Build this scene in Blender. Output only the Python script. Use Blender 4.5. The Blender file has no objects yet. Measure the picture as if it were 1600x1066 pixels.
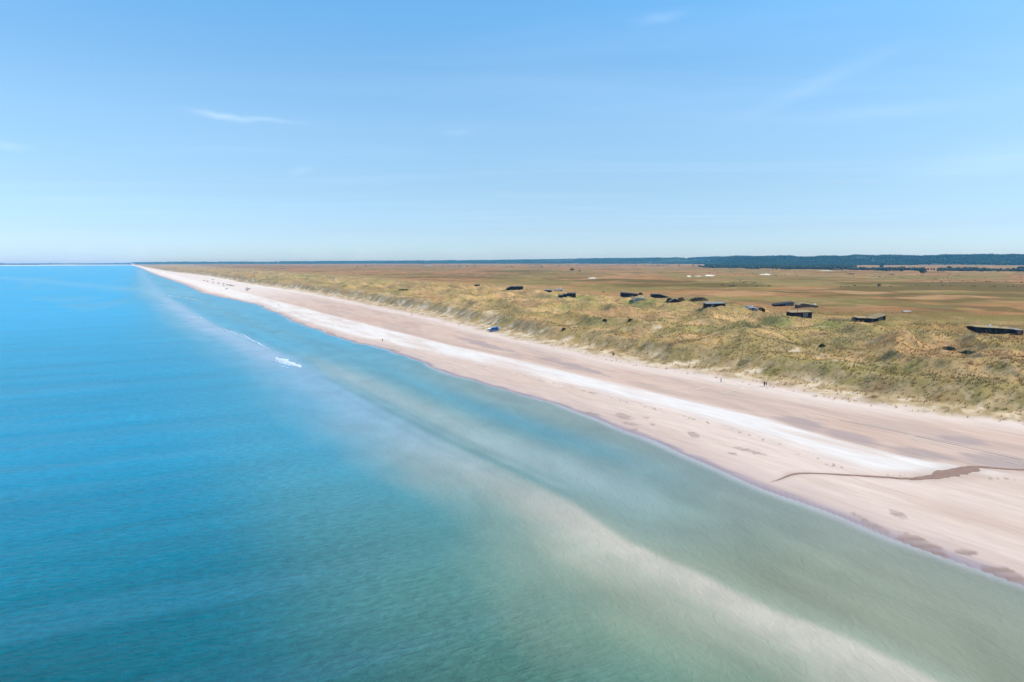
import bpy, math, random
import numpy as np
from mathutils import Matrix, Vector

scene = bpy.context.scene
COL = scene.collection
rng = np.random.default_rng(7)
random.seed(7)

# ------------------------------------------------------------------ camera
FPX, CAM_H = 1067.0, 45.0
PITCH, ROLL = math.atan(124 / FPX), 0.0025
cam_data = bpy.data.cameras.new('camera')
cam_data.sensor_width = 36.0
cam_data.lens = 36.0 * FPX / 1600.0
cam_data.clip_start = 0.5
cam_data.clip_end = 90000
cam = bpy.data.objects.new('camera', cam_data)
cam.matrix_world = Matrix.Translation((0, 0, CAM_H)) @ Matrix.Rotation(math.pi / 2 - PITCH, 4, 'X') @ Matrix.Rotation(-ROLL, 4, 'Z')
COL.objects.link(cam)
scene.camera = cam

# ------------------------------------------------------------------ sky, sun, exposure
SUN_AZ, SUN_EL = math.radians(102.0), math.radians(50.0)      # clockwise from +Y
world = bpy.data.worlds.new('World')
scene.world = world
world.use_nodes = True
wn, wl = world.node_tree.nodes, world.node_tree.links
bg = wn['Background']
sky = wn.new('ShaderNodeTexSky')
sky.sky_type = 'NISHITA'
sky.sun_disc = False
sky.sun_elevation = SUN_EL
sky.sun_rotation = SUN_AZ
sky.altitude = 0
sky.air_density = 1.0
sky.dust_density = 0.6
sky.ozone_density = 4.0
SKY_STRENGTH = 0.135
bg.inputs['Strength'].default_value = SKY_STRENGTH

sun_data = bpy.data.lights.new('sun', 'SUN')
sun_data.energy = 2.8
sun_data.angle = math.radians(0.55)
sun_data.color = (1.0, 0.94, 0.84)
sun = bpy.data.objects.new('sun', sun_data)
sd = Vector((math.sin(SUN_AZ) * math.cos(SUN_EL), math.cos(SUN_AZ) * math.cos(SUN_EL), math.sin(SUN_EL)))
sun.rotation_euler = sd.to_track_quat('Z', 'Y').to_euler()
COL.objects.link(sun)

vs_ = scene.view_settings
vs_.view_transform = 'Standard'
vs_.look = 'None'
vs_.exposure = 0.45
vs_.gamma = 1.0
vs_.use_curve_mapping = False
scene.cycles.volume_bounces = 1
scene.cycles.max_bounces = 6
scene.cycles.use_denoising = True

# faint cirrus wisps in the sky, by direction
def mathn(op, a, b=None, c=None, nt=None):
    n = nt.nodes.new('ShaderNodeMath'); n.operation = op
    for i, v in enumerate((a, b, c)):
        if v is None: continue
        if isinstance(v, (int, float)): n.inputs[i].default_value = v
        else: nt.links.new(v, n.inputs[i])
    return n.outputs[0]
wt = world.node_tree
tc = wn.new('ShaderNodeTexCoord')
sep = wn.new('ShaderNodeSeparateXYZ'); wl.new(tc.outputs['Generated'], sep.inputs[0])
zc = mathn('MAXIMUM', sep.outputs[2], 0.02, nt=wt)
px_ = mathn('DIVIDE', sep.outputs[0], zc, nt=wt)
py_ = mathn('DIVIDE', sep.outputs[1], zc, nt=wt)
comb = wn.new('ShaderNodeCombineXYZ'); wl.new(px_, comb.inputs[0]); wl.new(py_, comb.inputs[1])
mp = wn.new('ShaderNodeMapping'); wl.new(comb.outputs[0], mp.inputs[0])
mp.inputs['Rotation'].default_value = (0, 0, 0.5); mp.inputs['Scale'].default_value = (0.28, 1.0, 1)
nz = wn.new('ShaderNodeTexNoise'); wl.new(mp.outputs[0], nz.inputs['Vector'])
nz.inputs['Scale'].default_value = 0.9; nz.inputs['Detail'].default_value = 7; nz.inputs['Roughness'].default_value = 0.55
nz.inputs['Distortion'].default_value = 0.6
rmp = wn.new('ShaderNodeMapRange'); wl.new(nz.outputs[0], rmp.inputs[0])
rmp.inputs[1].default_value = 0.5; rmp.inputs[2].default_value = 0.85; rmp.inputs[3].default_value = 0; rmp.inputs[4].default_value = 0.07
# the one wisp that reads clearly: a short thin streak
def dirv(x, y):
    a, b = (x - 800) / FPX, -(y - 533) / FPX
    a2 = a * math.cos(ROLL) + b * math.sin(ROLL); b2 = b * math.cos(ROLL) - a * math.sin(ROLL)
    d = Vector((a2, math.cos(PITCH) + b2 * math.sin(PITCH), -math.sin(PITCH) + b2 * math.cos(PITCH)))
    return d.normalized()
azn = mathn('ARCTAN2', sep.outputs[0], sep.outputs[1], nt=wt)
eln = mathn('ARCSINE', sep.outputs[2], nt=wt)
warp = wn.new('ShaderNodeTexNoise'); wl.new(tc.outputs['Generated'], warp.inputs['Vector'])
warp.inputs['Scale'].default_value = 26; warp.inputs['Detail'].default_value = 4
wv = mathn('MULTIPLY', mathn('SUBTRACT', warp.outputs[0], 0.5, nt=wt), 0.012, nt=wt)
def wisp(x, y, wx, wy, slope, amt):
    d = dirv(x, y); a0 = math.atan2(d.x, d.y); e0 = math.asin(d.z)
    da = mathn('SUBTRACT', azn, a0, nt=wt)
    de = mathn('ADD', mathn('SUBTRACT', mathn('SUBTRACT', eln, e0, nt=wt), mathn('MULTIPLY', da, slope, nt=wt), nt=wt), wv, nt=wt)
    q = mathn('ADD', mathn('POWER', mathn('DIVIDE', da, wx, nt=wt), 2, nt=wt), mathn('POWER', mathn('DIVIDE', de, wy, nt=wt), 2, nt=wt), nt=wt)
    return mathn('MULTIPLY', mathn('EXPONENT', mathn('MULTIPLY', q, -1, nt=wt), nt=wt), amt, nt=wt)
tot = rmp.outputs[0]
for w_ in ((340, 180, .03, .0035, -.12, .12), (400, 186, .05, .003, -.03, .11), (470, 266, .014, .004, .2, .06), (1030, 28, .03, .006, .1, .07),
           (715, 207, .02, .004, 0, .05), (10, 228, .02, .005, 0, .08), (1280, 130, .08, .01, .35, .05), (1380, 176, .09, .008, 0, .05), (1560, 250, .09, .02, .1, .06)):
    tot = mathn('ADD', tot, wisp(*w_), nt=wt)
tot = mathn('MINIMUM', tot, 0.75, nt=wt)
mixc = wn.new('ShaderNodeMix'); mixc.data_type = 'RGBA'
SKYTINT = wn.new('ShaderNodeMix'); SKYTINT.data_type = 'RGBA'; SKYTINT.blend_type = 'MULTIPLY'
SKYTINT.inputs['Factor'].default_value = 1.0
ramp = wn.new('ShaderNodeValToRGB')              # sea air: a paler, bluer sky towards the horizon
zr = mathn('MULTIPLY', sep.outputs[2], 2.5, nt=wt)
wl.new(zr, ramp.inputs[0]); wl.new(ramp.outputs[0], SKYTINT.inputs[7])
els = ramp.color_ramp.elements
STOPS = [(0.0, (.70, .94, 1.34)), (2.6, (.63, .77, 1.02)), (5.7, (.70, .79, .87)), (10.7, (.84, .96, .96)), (15.5, (.785, 1.04, 1.06)), (19.5, (.72, 1.14, 1.20))]
for i_, (e_, c_) in enumerate(STOPS):
    pos = math.sin(math.radians(e_)) * 2.5
    if i_ == 0: el_ = els[0]; el_.position = pos
    elif i_ == len(STOPS) - 1: el_ = els[len(els) - 1]; el_.position = pos
    else: el_ = els.new(pos)
    el_.color = (*c_, 1)
wl.new(sky.outputs[0], SKYTINT.inputs[6])
wl.new(tot, mixc.inputs['Factor']); wl.new(SKYTINT.outputs[2], mixc.inputs[6]); mixc.inputs[7].default_value = (7.2, 7.9, 8.6, 1)
wl.new(mixc.outputs[2], bg.inputs['Color'])

# ------------------------------------------------------------------ geometry of the coast
SHORE = math.radians(28.5)
SA, CA = math.sin(SHORE), math.cos(SHORE)
def ray(x, y):
    a, b = (x - 800) / FPX, -(y - 533) / FPX
    a2 = a * math.cos(ROLL) + b * math.sin(ROLL); b2 = b * math.cos(ROLL) - a * math.sin(ROLL)
    return np.array([a2, math.cos(PITCH) + b2 * math.sin(PITCH), -math.sin(PITCH) + b2 * math.cos(PITCH)])
def ground(x, y, z=0.0):
    d = ray(x, y); t = (z - CAM_H) / d[2]
    return d[0] * t, d[1] * t
def to_uv(X, Y): return -X * SA + Y * CA, X * CA + Y * SA
def to_xy(u, v): return -u * SA + v * CA, u * CA + v * SA
def wob_(u): return (.9 * np.sin(u / 9.0 + .6) + .7 * np.sin(u / 4.1 + 1.3) + 1.2 * np.sin(u / 23.0)) * np.clip((u + 100) / 250, .35, 1.6)
def curve(pts, z, extra=(), wob=0.0):
    L = [to_uv(*ground(x, y, z)) for x, y in pts] + list(extra)
    L.sort()
    U, V = np.array([p[0] for p in L]), np.array([p[1] for p in L])
    def f(u):
        u = np.clip(u, U[0], U[-1])
        # smooth interpolation: average of three shifted linear lookups
        k = 0.03 * np.abs(u) + 4
        return (np.interp(u - k, U, V) + np.interp(u, U, V) * 2 + np.interp(u + k, U, V)) / 4 + (wob * wob_(u) if wob else 0)
    return f
WATERLINE = [(240, 428), (290, 445), (318, 458), (400, 475), (440, 492), (480, 510), (530, 527), (590, 542), (650, 562), (720, 588), (800, 611), (900, 642), (1000, 678), (1080, 712), (1150, 742), (1200, 762), (1300, 800), (1400, 843), (1500, 880), (1600, 912)]
DUNEFOOT = [(262, 424), (330, 432), (400, 445), (470, 455), (500, 460), (600, 480), (700, 500), (800, 524), (900, 545), (1000, 567), (1100, 582), (1200, 598), (1300, 618), (1400, 632), (1500, 645), (1600, 655)]
f_water = curve(WATERLINE, 0.2, [(-60, 100), (0, 104), (6500, 15), (10000, -40), (14500, -150)], wob=.5)
f_foot = curve(DUNEFOOT, 2.6, [(-60, 230), (40, 214), (6500, 70), (10000, 20), (14500, -90)])
BAR = [(250, 460), (330, 510), (440, 560), (560, 628), (650, 677), (760, 728), (850, 768), (905, 798), (975, 850), (1105, 902), (1200, 952), (1340, 1002), (1440, 1060)]
f_bar = curve(BAR, 0, [(-60, 84), (0, 76), (2000, 20), (6000, 10)])
WHITE_UP = [(480, 481), (500, 487), (600, 512), (700, 537), (800, 559), (900, 583), (1000, 606), (1100, 629), (1200, 652), (1300, 682), (1350, 695), (1400, 708), (1450, 716), (1500, 724), (1530, 729), (1600, 739)]
WHITE_LO = [(480, 500), (500, 506), (600, 532), (700, 553), (800, 575), (900, 597), (1000, 622), (1100, 646), (1200, 674), (1300, 706), (1350, 727), (1400, 734), (1450, 737), (1500, 734), (1530, 730), (1600, 739.5)]
f_wup = curve(WHITE_UP, 2.0, [(6000, 60)])
f_wlo = curve(WHITE_LO, 1.5, [(6000, 50)])

# numpy value noise
_T = rng.random((1024, 1024))
def vnoise(x, y):
    xi, yi = np.floor(x).astype(np.int64), np.floor(y).astype(np.int64)
    fx, fy = x - xi, y - yi
    fx = fx * fx * (3 - 2 * fx); fy = fy * fy * (3 - 2 * fy)
    a = _T[xi & 1023, yi & 1023]; b = _T[(xi + 1) & 1023, yi & 1023]
    c = _T[xi & 1023, (yi + 1) & 1023]; d = _T[(xi + 1) & 1023, (yi + 1) & 1023]
    return (a * (1 - fx) + b * fx) * (1 - fy) + (c * (1 - fx) + d * fx) * fy
def fbm(x, y, scale, octs=4, seed=0, gain=0.5):
    s = 0; amp = 1; tot = 0
    x = x / scale; y = y / scale
    for i in range(octs):
        c, n = math.cos(0.6 + i), math.sin(0.6 + i)
        s = s + amp * vnoise(x * c - y * n + seed * 17.3 + i * 51.7, x * n + y * c + seed * 9.1 + i * 13.1)
        tot += amp; amp *= gain; x = x * 2.03; y = y * 2.03
    return s / tot
def sst(a, b, x):
    t = np.clip((x - a) / (b - a), 0, 1); return t * t * (3 - 2 * t)

# skyline of wooded hills: image x -> start distance, crest distance, crest height of the ground
SKYL = [(-3000, 15500, 17500, 34), (-400, 15500, 17500, 34), (0, 15500, 17500, 34), (200, 14000, 17000, 42), (300, 13000, 16000, 52), (480, 12000, 15500, 54), (600, 11500, 14500, 58), (780, 10000, 13000, 66),
        (860, 9300, 12000, 74), (940, 8600, 11000, 84), (1000, 8200, 10500, 84), (1100, 7000, 9500, 84), (1135, 5600, 7600, 86), (1180, 5400, 7000, 84), (1300, 5400, 6900, 80), (1450, 5300, 6700, 80), (1600, 5200, 6500, 82), (2000, 5000, 6300, 84), (5000, 5000, 6300, 84)]
SK_AZ = np.array([math.atan((s[0] - 800) / FPX) for s in SKYL])
SK_R0 = np.array([s[1] for s in SKYL], float); SK_R1 = np.array([s[2] for s in SKYL], float); SK_Z = np.array([s[3] for s in SKYL], float)

def height(X, Y, fine=True):
    X = np.asarray(X, float); Y = np.asarray(Y, float)
    u, v = to_uv(X, Y)
    r = np.hypot(X, Y); az = np.arctan2(X, Y)
    vw = f_water(u); vf = f_foot(u)
    w = (v - vw) / np.maximum(vf - vw, 5.0)                   # 0 at the waterline, 1 at the dune foot
    t = v - vf
    beach = np.where(w < 0, np.maximum(w * 4.0, -2.5), 0.1 + 2.5 * np.power(np.clip(w, 0, 1), 0.8))
    beach = beach + 0.12 * (fbm(u / 4, v, 9, 3, 3) - 0.5) * sst(0.08, 0.3, w)
    # dune front: slumped scarp whose edge wanders, with fins of sand running down it
    j = 14 * (fbm(u, v * 0.3, 26, 3, 11) - 0.5) + 5 * (fbm(u, v * 0.25, 6.0, 2, 12) - 0.5)
    tf = t + j
    apron = 1.6 * sst(-6, 12, tf)
    crest = 3.0 + 3.4 * fbm(u, v, 60, 2, 14) + 1.8 * sst(150, 500, u)
    front = crest * sst(7, 20, tf)
    # hummocks
    h1 = 1 - np.abs(2 * fbm(X, Y, 42, 3, 21, 0.45) - 1) * 2.0
    h2 = fbm(X, Y, 15, 3, 22)
    amp = sst(12, 40, tf) * (1 - 0.88 * sst(150, 300, t))
    hum = amp * (6.2 * np.clip(h1, 0, 1) ** 1.5 + 3.6 * (h2 - 0.5) - 1.0)
    inland = -2.4 * sst(90, 260, t) + 6.0 * sst(1200, 5000, r) * sst(200, 900, t)
    soft = 2.2 * (fbm(X, Y, 140, 3, 25) - 0.5) * sst(120, 400, t)
    z = np.where(t > -30, beach + apron + front + hum + inland + soft, beach)
    if fine:
        veg = sst(16, 30, tf)
        z = z + veg * (1 - sst(700, 1500, r)) * 0.6 * (fbm(X, Y, 2.6, 2, 31) - 0.5) * (1 - 0.6 * sst(180, 320, t))
        z = z + 0.5 * sst(-10, 4, tf) * (1 - sst(16, 26, tf)) * (fbm(X, Y, 3.5, 2, 32) - 0.45)
    # wooded hills on the horizon
    R0, R1, Z = np.interp(az, SK_AZ, SK_R0), np.interp(az, SK_AZ, SK_R1), np.interp(az, SK_AZ, SK_Z)
    k = sst(0, 1, (r - R0) / (R1 - R0))
    hill = Z * (0.88 + 0.22 * fbm(az * 60, r / 900, 1.0, 3, 41)) 
    far = np.where(t > -50, z * (1 - k) + hill * k, z)
    # the coast far to the north bends west
    bend = (r > 13800) & (az < math.radians(-29)) 
    far = np.where(bend & (t <= 0), sst(13800, 14600, r) * 9 + sst(15500, 17500, r) * 25, far)
    return far

def hit(px, py):
    d = ray(px, py)
    ts = np.geomspace(60, 20000, 6000)
    P = d[None, :] * ts[:, None]; P[:, 2] += CAM_H
    h = height(P[:, 0], P[:, 1], False)
    i = np.argmax(P[:, 2] < h)
    if P[i, 2] >= h[i]: i = len(ts) - 1
    t0, t1 = ts[max(i - 1, 0)], ts[i]
    for _ in range(18):
        tm = (t0 + t1) / 2; q = d * tm
        if q[2] + CAM_H < height(q[0], q[1], False): t1 = tm
        else: t0 = tm
    q = d * t1
    return float(q[0]), float(q[1]), float(height(q[0], q[1], False))

# ------------------------------------------------------------------ colours of the ground
def C(*c): return np.array(c, float)
def lerp(a, b, t): return a + (b - a) * t[:, None]
def blob(X, Y, pts, soft=1.0):
    """1 inside a world-space ellipse given by pixel centre and half sizes in the picture"""
    px, py, hx, hy, rot = pts
    cx, cy = ground(px, py, 1.5)
    ex = np.array(ground(px + hx * math.cos(rot), py + hx * math.sin(rot), 1.5)) - (cx, cy)
    ey = np.array(ground(px - hy * math.sin(rot), py + hy * math.cos(rot), 1.5)) - (cx, cy)
    M = np.linalg.inv(np.array([ex, ey]).T)
    dx, dy = X - cx, Y - cy
    a = M[0, 0] * dx + M[0, 1] * dy; b = M[1, 0] * dx + M[1, 1] * dy
    return np.sqrt(a * a + b * b)
RUNNEL = [(1175, 752, .05), (1205, 746, .06), (1222, 742, .35), (1238, 735, .9), (1270, 735, .5), (1300, 737, .6), (1340, 740, .7), (1380, 743, .8), (1420, 747, 1.2), (1438, 746, .8), (1452, 745, 1.7), (1475, 742, 2.6), (1500, 737, 2.7), (1522, 731, 1.4), (1545, 731, .6), (1570, 735, .6), (1600, 736, .8), (1640, 738, 1), (1700, 742, 1)]
def seg_dist(X, Y, pts, z=1.3):
    best = np.full(X.shape, 1e9)
    W = [(*ground(x, y, z), w) for x, y, w in pts]
    for (ax, ay, aw), (bx, by, bw) in zip(W, W[1:]):
        dx, dy = bx - ax, by - ay
        t = np.clip(((X - ax) * dx + (Y - ay) * dy) / (dx * dx + dy * dy), 0, 1)
        best = np.minimum(best, np.hypot(X - ax - t * dx, Y - ay - t * dy) / (aw + (bw - aw) * t))
    return best
WET_PATCHES = [(975, 645, 17, 3.5, .2), (925, 640, 12, 2, .1), (985, 656, 14, 1.5, .15), (990, 665, 8, 2, 0), (1083, 674, 11, 3.5, .35), (1020, 658, 5, 1.5, .2), (1170, 699, 26, 2.2, .25), (1145, 703, 10, 1.6, .2),
               (1404, 795, 19, 5, .35), (1342, 796, 16, 2, .4), (1440, 838, 46, 9, .38), (1508, 851, 20, 5, .1), (1575, 884, 42, 9, .28), (1370, 812, 26, 4, .4), (850, 624, 20, 2, .35), (1010, 648, 6, 1.2, .1), (690, 583, 8, 1.5, .4), (617, 544, 9, 1.2, .2), (520, 519, 16, 1.5, .5)]
GREY_PATCHES = [(1080, 632, 48, 6, .22), (1255, 662, 50, 9, .2), (1330, 682, 60, 8, .25), (1440, 708, 70, 8, .16), (1560, 722, 90, 10, .15), (890, 572, 60, 4, .26), (760, 540, 50, 4, .27), (1500, 690, 40, 6, .15)]
SAND_SPOTS = [(1077, 437, 4, .7), (1090, 436.6, 6, .9), (1109, 435.5, 8, 1.1), (1196, 433.3, 8, 1.3), (925, 439.3, 6, .5), (1290, 427.2, 14, .4), (1480, 447.5, 3, .5)]
GREENS = [(678, 456, 14, 2.2), (665, 452, 10, 1.5), (1010, 494, 30, 5), (1030, 476, 45, 5), (1075, 482, 8, 3), (1200, 531, 50, 7), (1290, 540, 40, 8), (900, 487, 40, 6), (1400, 533, 40, 5), (1540, 551, 16, 4), (800, 470, 40, 3), (480, 440, 25, 3)]
DARKG = [(1350, 526, 60, 3.5), (1360, 522, 25, 2), (985, 499, 20, 3), (1510, 549, 50, 4), (640, 452, 16, 1.2)]
SCARPS = [(1328, 592, 26, 7), (1240, 578, 14, 4), (1280, 582, 10, 3), (764, 508, 12, 6), (700, 496, 26, 5), (650, 487, 20, 3), (730, 502, 14, 4), (1025, 545, 12, 3), (600, 477, 20, 2.5), (550, 467, 20, 2), (900, 532, 8, 2), ]
OLIVE = [(1400, 461, 260, 5), (1500, 479, 160, 4), (1380, 474, 110, 3), (1040, 447, 90, 2), (1250, 466, 120, 2.5), (950, 443, 70, 2), (1090, 452, 120, 4), (1440, 470, 200, 5), (1500, 452, 120, 8), (1360, 450, 60, 5), (820, 428, 60, 3), (1180, 455, 60, 3), (1300, 425, 30, 1)]

def land_colour(X, Y, Z):
    n = len(X)
    u, v = to_uv(X, Y); r = np.hypot(X, Y)
    vw, vf = f_water(u), f_foot(u)
    d = v - vw; t = v - vf
    n1 = fbm(u / 6, v, 5, 4, 51); n2 = fbm(u / 3.5, v, 18, 4, 52); n3 = fbm(X, Y, 3, 3, 53)
    # ---- beach
    c = np.tile(C(.655, .515, .435), (n, 1))
    c = lerp(c, C(.73, .60, .52), sst(.35, .65, n2))
    c = lerp(c, C(.60, .455, .375), sst(.5, .7, n1) * .5)
    up, lo = f_wup(u), f_wlo(u)
    wob = (n2 - .5) * 7
    band = sst(-5.5, 2.5, v - lo + wob * .5) * (1 - sst(-1.4, 1.0, v - up + wob * .5 + (n1 - .5) * 2))
    band = np.where((u < 3500), band, .6 * sst(8, 20, d) * (1 - sst(-30, -10, t)))
    below = sst(0, -16, v - lo) * 0
    # upper beach behind the white band: pinkish grey, streaky
    upb = sst(0, 2.5, v - up)
    c = lerp(c, lerp(np.tile(C(.64, .48, .39), (n, 1)), C(.53, .405, .345), sst(.42, .65, n1) * .8), upb * (0.75 + .25 * sst(.3, .6, n2)))
    c = lerp(c, C(.56, .39, .31), upb * sst(.5, .72, fbm(u / 5, v, 7, 3, 55)) * .6)
    for g in GREY_PATCHES:
        q = blob(X, Y, g) + (fbm(u / 3, v, 3, 3, 57) - .5) * 1.3
        c = lerp(c, C(.40, .325, .315), (1 - sst(.5, 1.25, q)) * .75 * (1 - band * .9))
    c = lerp(c, C(.80, .765, .73), band * (.36 + .58 * sst(.34, .58, n1 * .6 + n2 * .4)))
    c = lerp(c, C(.84, .75, .68), sst(-22, -8, t) * (1 - sst(-6, 2, t)) * .55)
    # far beach is pale
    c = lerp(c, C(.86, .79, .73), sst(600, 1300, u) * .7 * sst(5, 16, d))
    # damp margin
    c = lerp(c, C(.58, .46, .41), (1 - sst(2.0, 11 + 5 * (n2 - .5) , d + (n1 - .5) * 4)) * .7)
    wet = 1 - sst(.3, 2.2 + 2.6 * (1 - sst(50, 130, u)), d + (fbm(u, v, 9, 3, 61) - .5) * 2.6)
    c = lerp(c, C(.34, .29, .34), wet * .85)
    # weed line specks
    m = (fbm(X, Y, .8, 2, 62) > .70) * np.exp(-((v - (lo - 6 + 2 * (fbm(u, v * 0, 20, 2, 63) - .5))) / 1.1) ** 2) * (u < 260)
    c = lerp(c, C(.30, .24, .18), m * .8)
    for g in WET_PATCHES:
        q = blob(X, Y, g) + (fbm(X, Y, 2.0, 3, 64) - .5) * .9
        m = 1 - sst(.82, 1.08, q)
        strip = .75 + .25 * np.sin((u * .9 + v * .6) * 2.2)
        c = lerp(c, C(.30, .215, .185) if g[1] > 780 and g[0] > 1410 else C(.36, .285, .25), m * .85 * strip)
    q = seg_dist(X, Y, RUNNEL)
    c = lerp(c, C(.50, .38, .32), (1 - sst(.8, 2.6, q)) * .45)
    c = c * C(1.05, .94, .85)
    # ---- dunes
    j = 14 * (fbm(u, v * 0.3, 26, 3, 11) - 0.5) + 5 * (fbm(u, v * 0.25, 6.0, 2, 12) - 0.5)
    tf = t + j
    big = fbm(X, Y, 70, 3, 71); mid = fbm(X, Y, 14, 4, 72); sm = fbm(X, Y, 3.2, 3, 73)
    dune = np.tile(C(.315, .225, .090), (n, 1))
    dune = lerp(dune, C(.255, .208, .080), sst(.40, .62, big))
    dune = lerp(dune, C(.39, .265, .125), sst(.48, .68, mid))
    dune = lerp(dune, C(.17, .145, .058), sst(.56, .72, fbm(X, Y, 9, 3, 74)) * .6)
    dune = lerp(dune, C(.38, .29, .18), sst(.6, .75, sm) * .6)
    dune = lerp(dune, C(.30, .18, .095), sst(.55, .7, fbm(X, Y, 30, 3, 75)) * .6)
    for g in GREENS:
        q = blob(X, Y, (*g, 0.0)) + (mid - .5) * 1.6
        dune = lerp(dune, C(.165, .19, .055), (1 - sst(.5, 1.3, q)) * .75)
    for g in DARKG:
        q = blob(X, Y, (*g, 0.0)) + (mid - .5) * 1.8
        dune = lerp(dune, C(.085, .095, .055), (1 - sst(.5, 1.2, q)) * .7)
    dune = dune * C(1.42, 1.26, 1.10)
    dune = lerp(dune, C(.22, .15, .065), sst(.58, .72, fbm(X, Y, 5.5, 4, 89)) * .6)
    dune = lerp(dune, C(.21, .17, .07), sst(.58, .69, fbm(X, Y, 24, 4, 90)) * .55)
    # bare sand on the front and in small blow-outs
    sandc = lerp(np.tile(C(.80, .60, .39), (n, 1)), C(.64, .43, .235), sst(.35, .7, sm))
    gap = fbm(u * 1.6, v * .5, 6, 3, 76)
    lowr = 5 * (1 - sst(300, 420, u))
    bare = 1 - sst(9 - lowr + 12 * (gap - .5) * 2, 15 - lowr + 14 * (gap - .5) * 2, tf)
    tuft = sst(.46, .58, fbm(X, Y, 3.4, 4, 77)) * sst(-12, 3, tf) * .85
    bare = bare * (1 - tuft)
    patch = .7 * sst(.80, .88, fbm(X, Y, 17, 3, 78)) * (1 - sst(60, 110, t)) * sst(10, 20, tf)
    for g in SCARPS:
        q = blob(X, Y, (*g, 0.0)) + (sm - .5) * .8 + (mid - .5) + 2.4 * (fbm(u, v * .3, 2.6, 3, 79) - .42)
        patch = np.maximum(patch, (.8 if g[0] < 760 else 1.3) * (1 - sst(.4, 1.1, q)))
    dune = lerp(dune, sandc[0:1].repeat(n, 0) * 0 + sandc, np.clip(bare + patch * .6, 0, 1))
    tan = lerp(np.tile(C(.60, .41, .21), (n, 1)), C(.44, .29, .14), sst(.4, .6, sm))
    dune = lerp(dune, tan, tuft * (1 - sst(12, 22, tf)))
    # ---- heath
    h1, h2, h3 = fbm(X, Y, 260, 4, 81), fbm(X / 1.0, Y, 90, 4, 82), fbm(X, Y, 25, 4, 83)
    heath = np.tile(C(.315, .175, .070), (n, 1))
    heath = lerp(heath, C(.150, .105, .026), sst(.47, .58, h1) * .9)
    heath = lerp(heath, C(.38, .25, .13), sst(.54, .68, h2) * .8)
    heath = lerp(heath, C(.17, .105, .050), sst(.50, .66, h3) * .7)
    heath = lerp(heath, C(.33, .165, .075), sst(.58, .7, fbm(X, Y, 50, 3, 84)) * .7)
    heath = lerp(heath, C(.19, .175, .05), sst(.50, .62, fbm(X, Y, 130, 4, 87)) * .7)
    heath = lerp(heath, C(.42, .27, .12), sst(.60, .72, fbm(X, Y, 18, 4, 88)) * .5)
    for g in OLIVE:
        q = blob(X, Y, (*g, 0.0)) + (h2 - .5) * 1.8
        heath = lerp(heath, C(.130, .098, .022), (1 - sst(.5, 1.2, q)) * .92)
    az = np.arctan2(X, Y)
    R0 = np.interp(az, SK_AZ, SK_R0)
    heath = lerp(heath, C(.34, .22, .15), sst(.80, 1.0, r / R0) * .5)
    heath = heath * C(1.17, .98, .76)
    for g in SAND_SPOTS:
        q = blob(X, Y, (*g, 0.0)) + (fbm(X, Y, 12, 3, 85) - .5) * .9
        heath = lerp(heath, C(.86, .78, .66), (1 - sst(.75, 1.1, q)))
    kk = sst(90, 350, t + 140 * (fbm(X, Y, 120, 3, 86) - .5) - 0.04 * np.maximum(u - 300, 0))
    land = lerp(dune, heath, kk)
    land = lerp(land, C(.04, .055, .025), sst(1.0, 1.04, r / R0) * (t > 20))
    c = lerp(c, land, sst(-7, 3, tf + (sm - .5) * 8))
    bend = (r > 13600) & (az < math.radians(-29)) & (t <= 0)
    c = np.where(bend[:, None], np.where((r > 14400)[:, None], C(.2, .19, .1), C(.88, .84, .78)), c)
    veg = sst(6, 18, tf) * (1 - np.clip(bare + patch, 0, 1))
    return np.clip(c, 0, 1), veg

# ------------------------------------------------------------------ materials
MATS = {}
def nodes(name):
    m = bpy.data.materials.new(name); m.use_nodes = True
    MATS[name] = m
    return m, m.node_tree.nodes, m.node_tree.links, m.node_tree.nodes['Principled BSDF']
def plain(name, col, rough=.7, metal=0, spec=.4, var=.12, scale=6.0):
    m, n, l, p = nodes(name)
    t = n.new('ShaderNodeTexCoord'); z = n.new('ShaderNodeTexNoise'); l.new(t.outputs['Object'], z.inputs['Vector'])
    z.inputs['Scale'].default_value = scale; z.inputs['Detail'].default_value = 4
    r = n.new('ShaderNodeMapRange'); l.new(z.outputs[0], r.inputs[0]); r.inputs[3].default_value = 1 - var; r.inputs[4].default_value = 1 + var
    x = n.new('ShaderNodeMix'); x.data_type = 'RGBA'; x.blend_type = 'MULTIPLY'; x.inputs['Factor'].default_value = 1
    x.inputs[6].default_value = (*col, 1); l.new(r.outputs[0], x.inputs[7]); l.new(x.outputs[2], p.inputs['Base Color'])
    p.inputs['Roughness'].default_value = rough; p.inputs['Metallic'].default_value = metal
    p.inputs['Specular IOR Level'].default_value = spec
    return m
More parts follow.
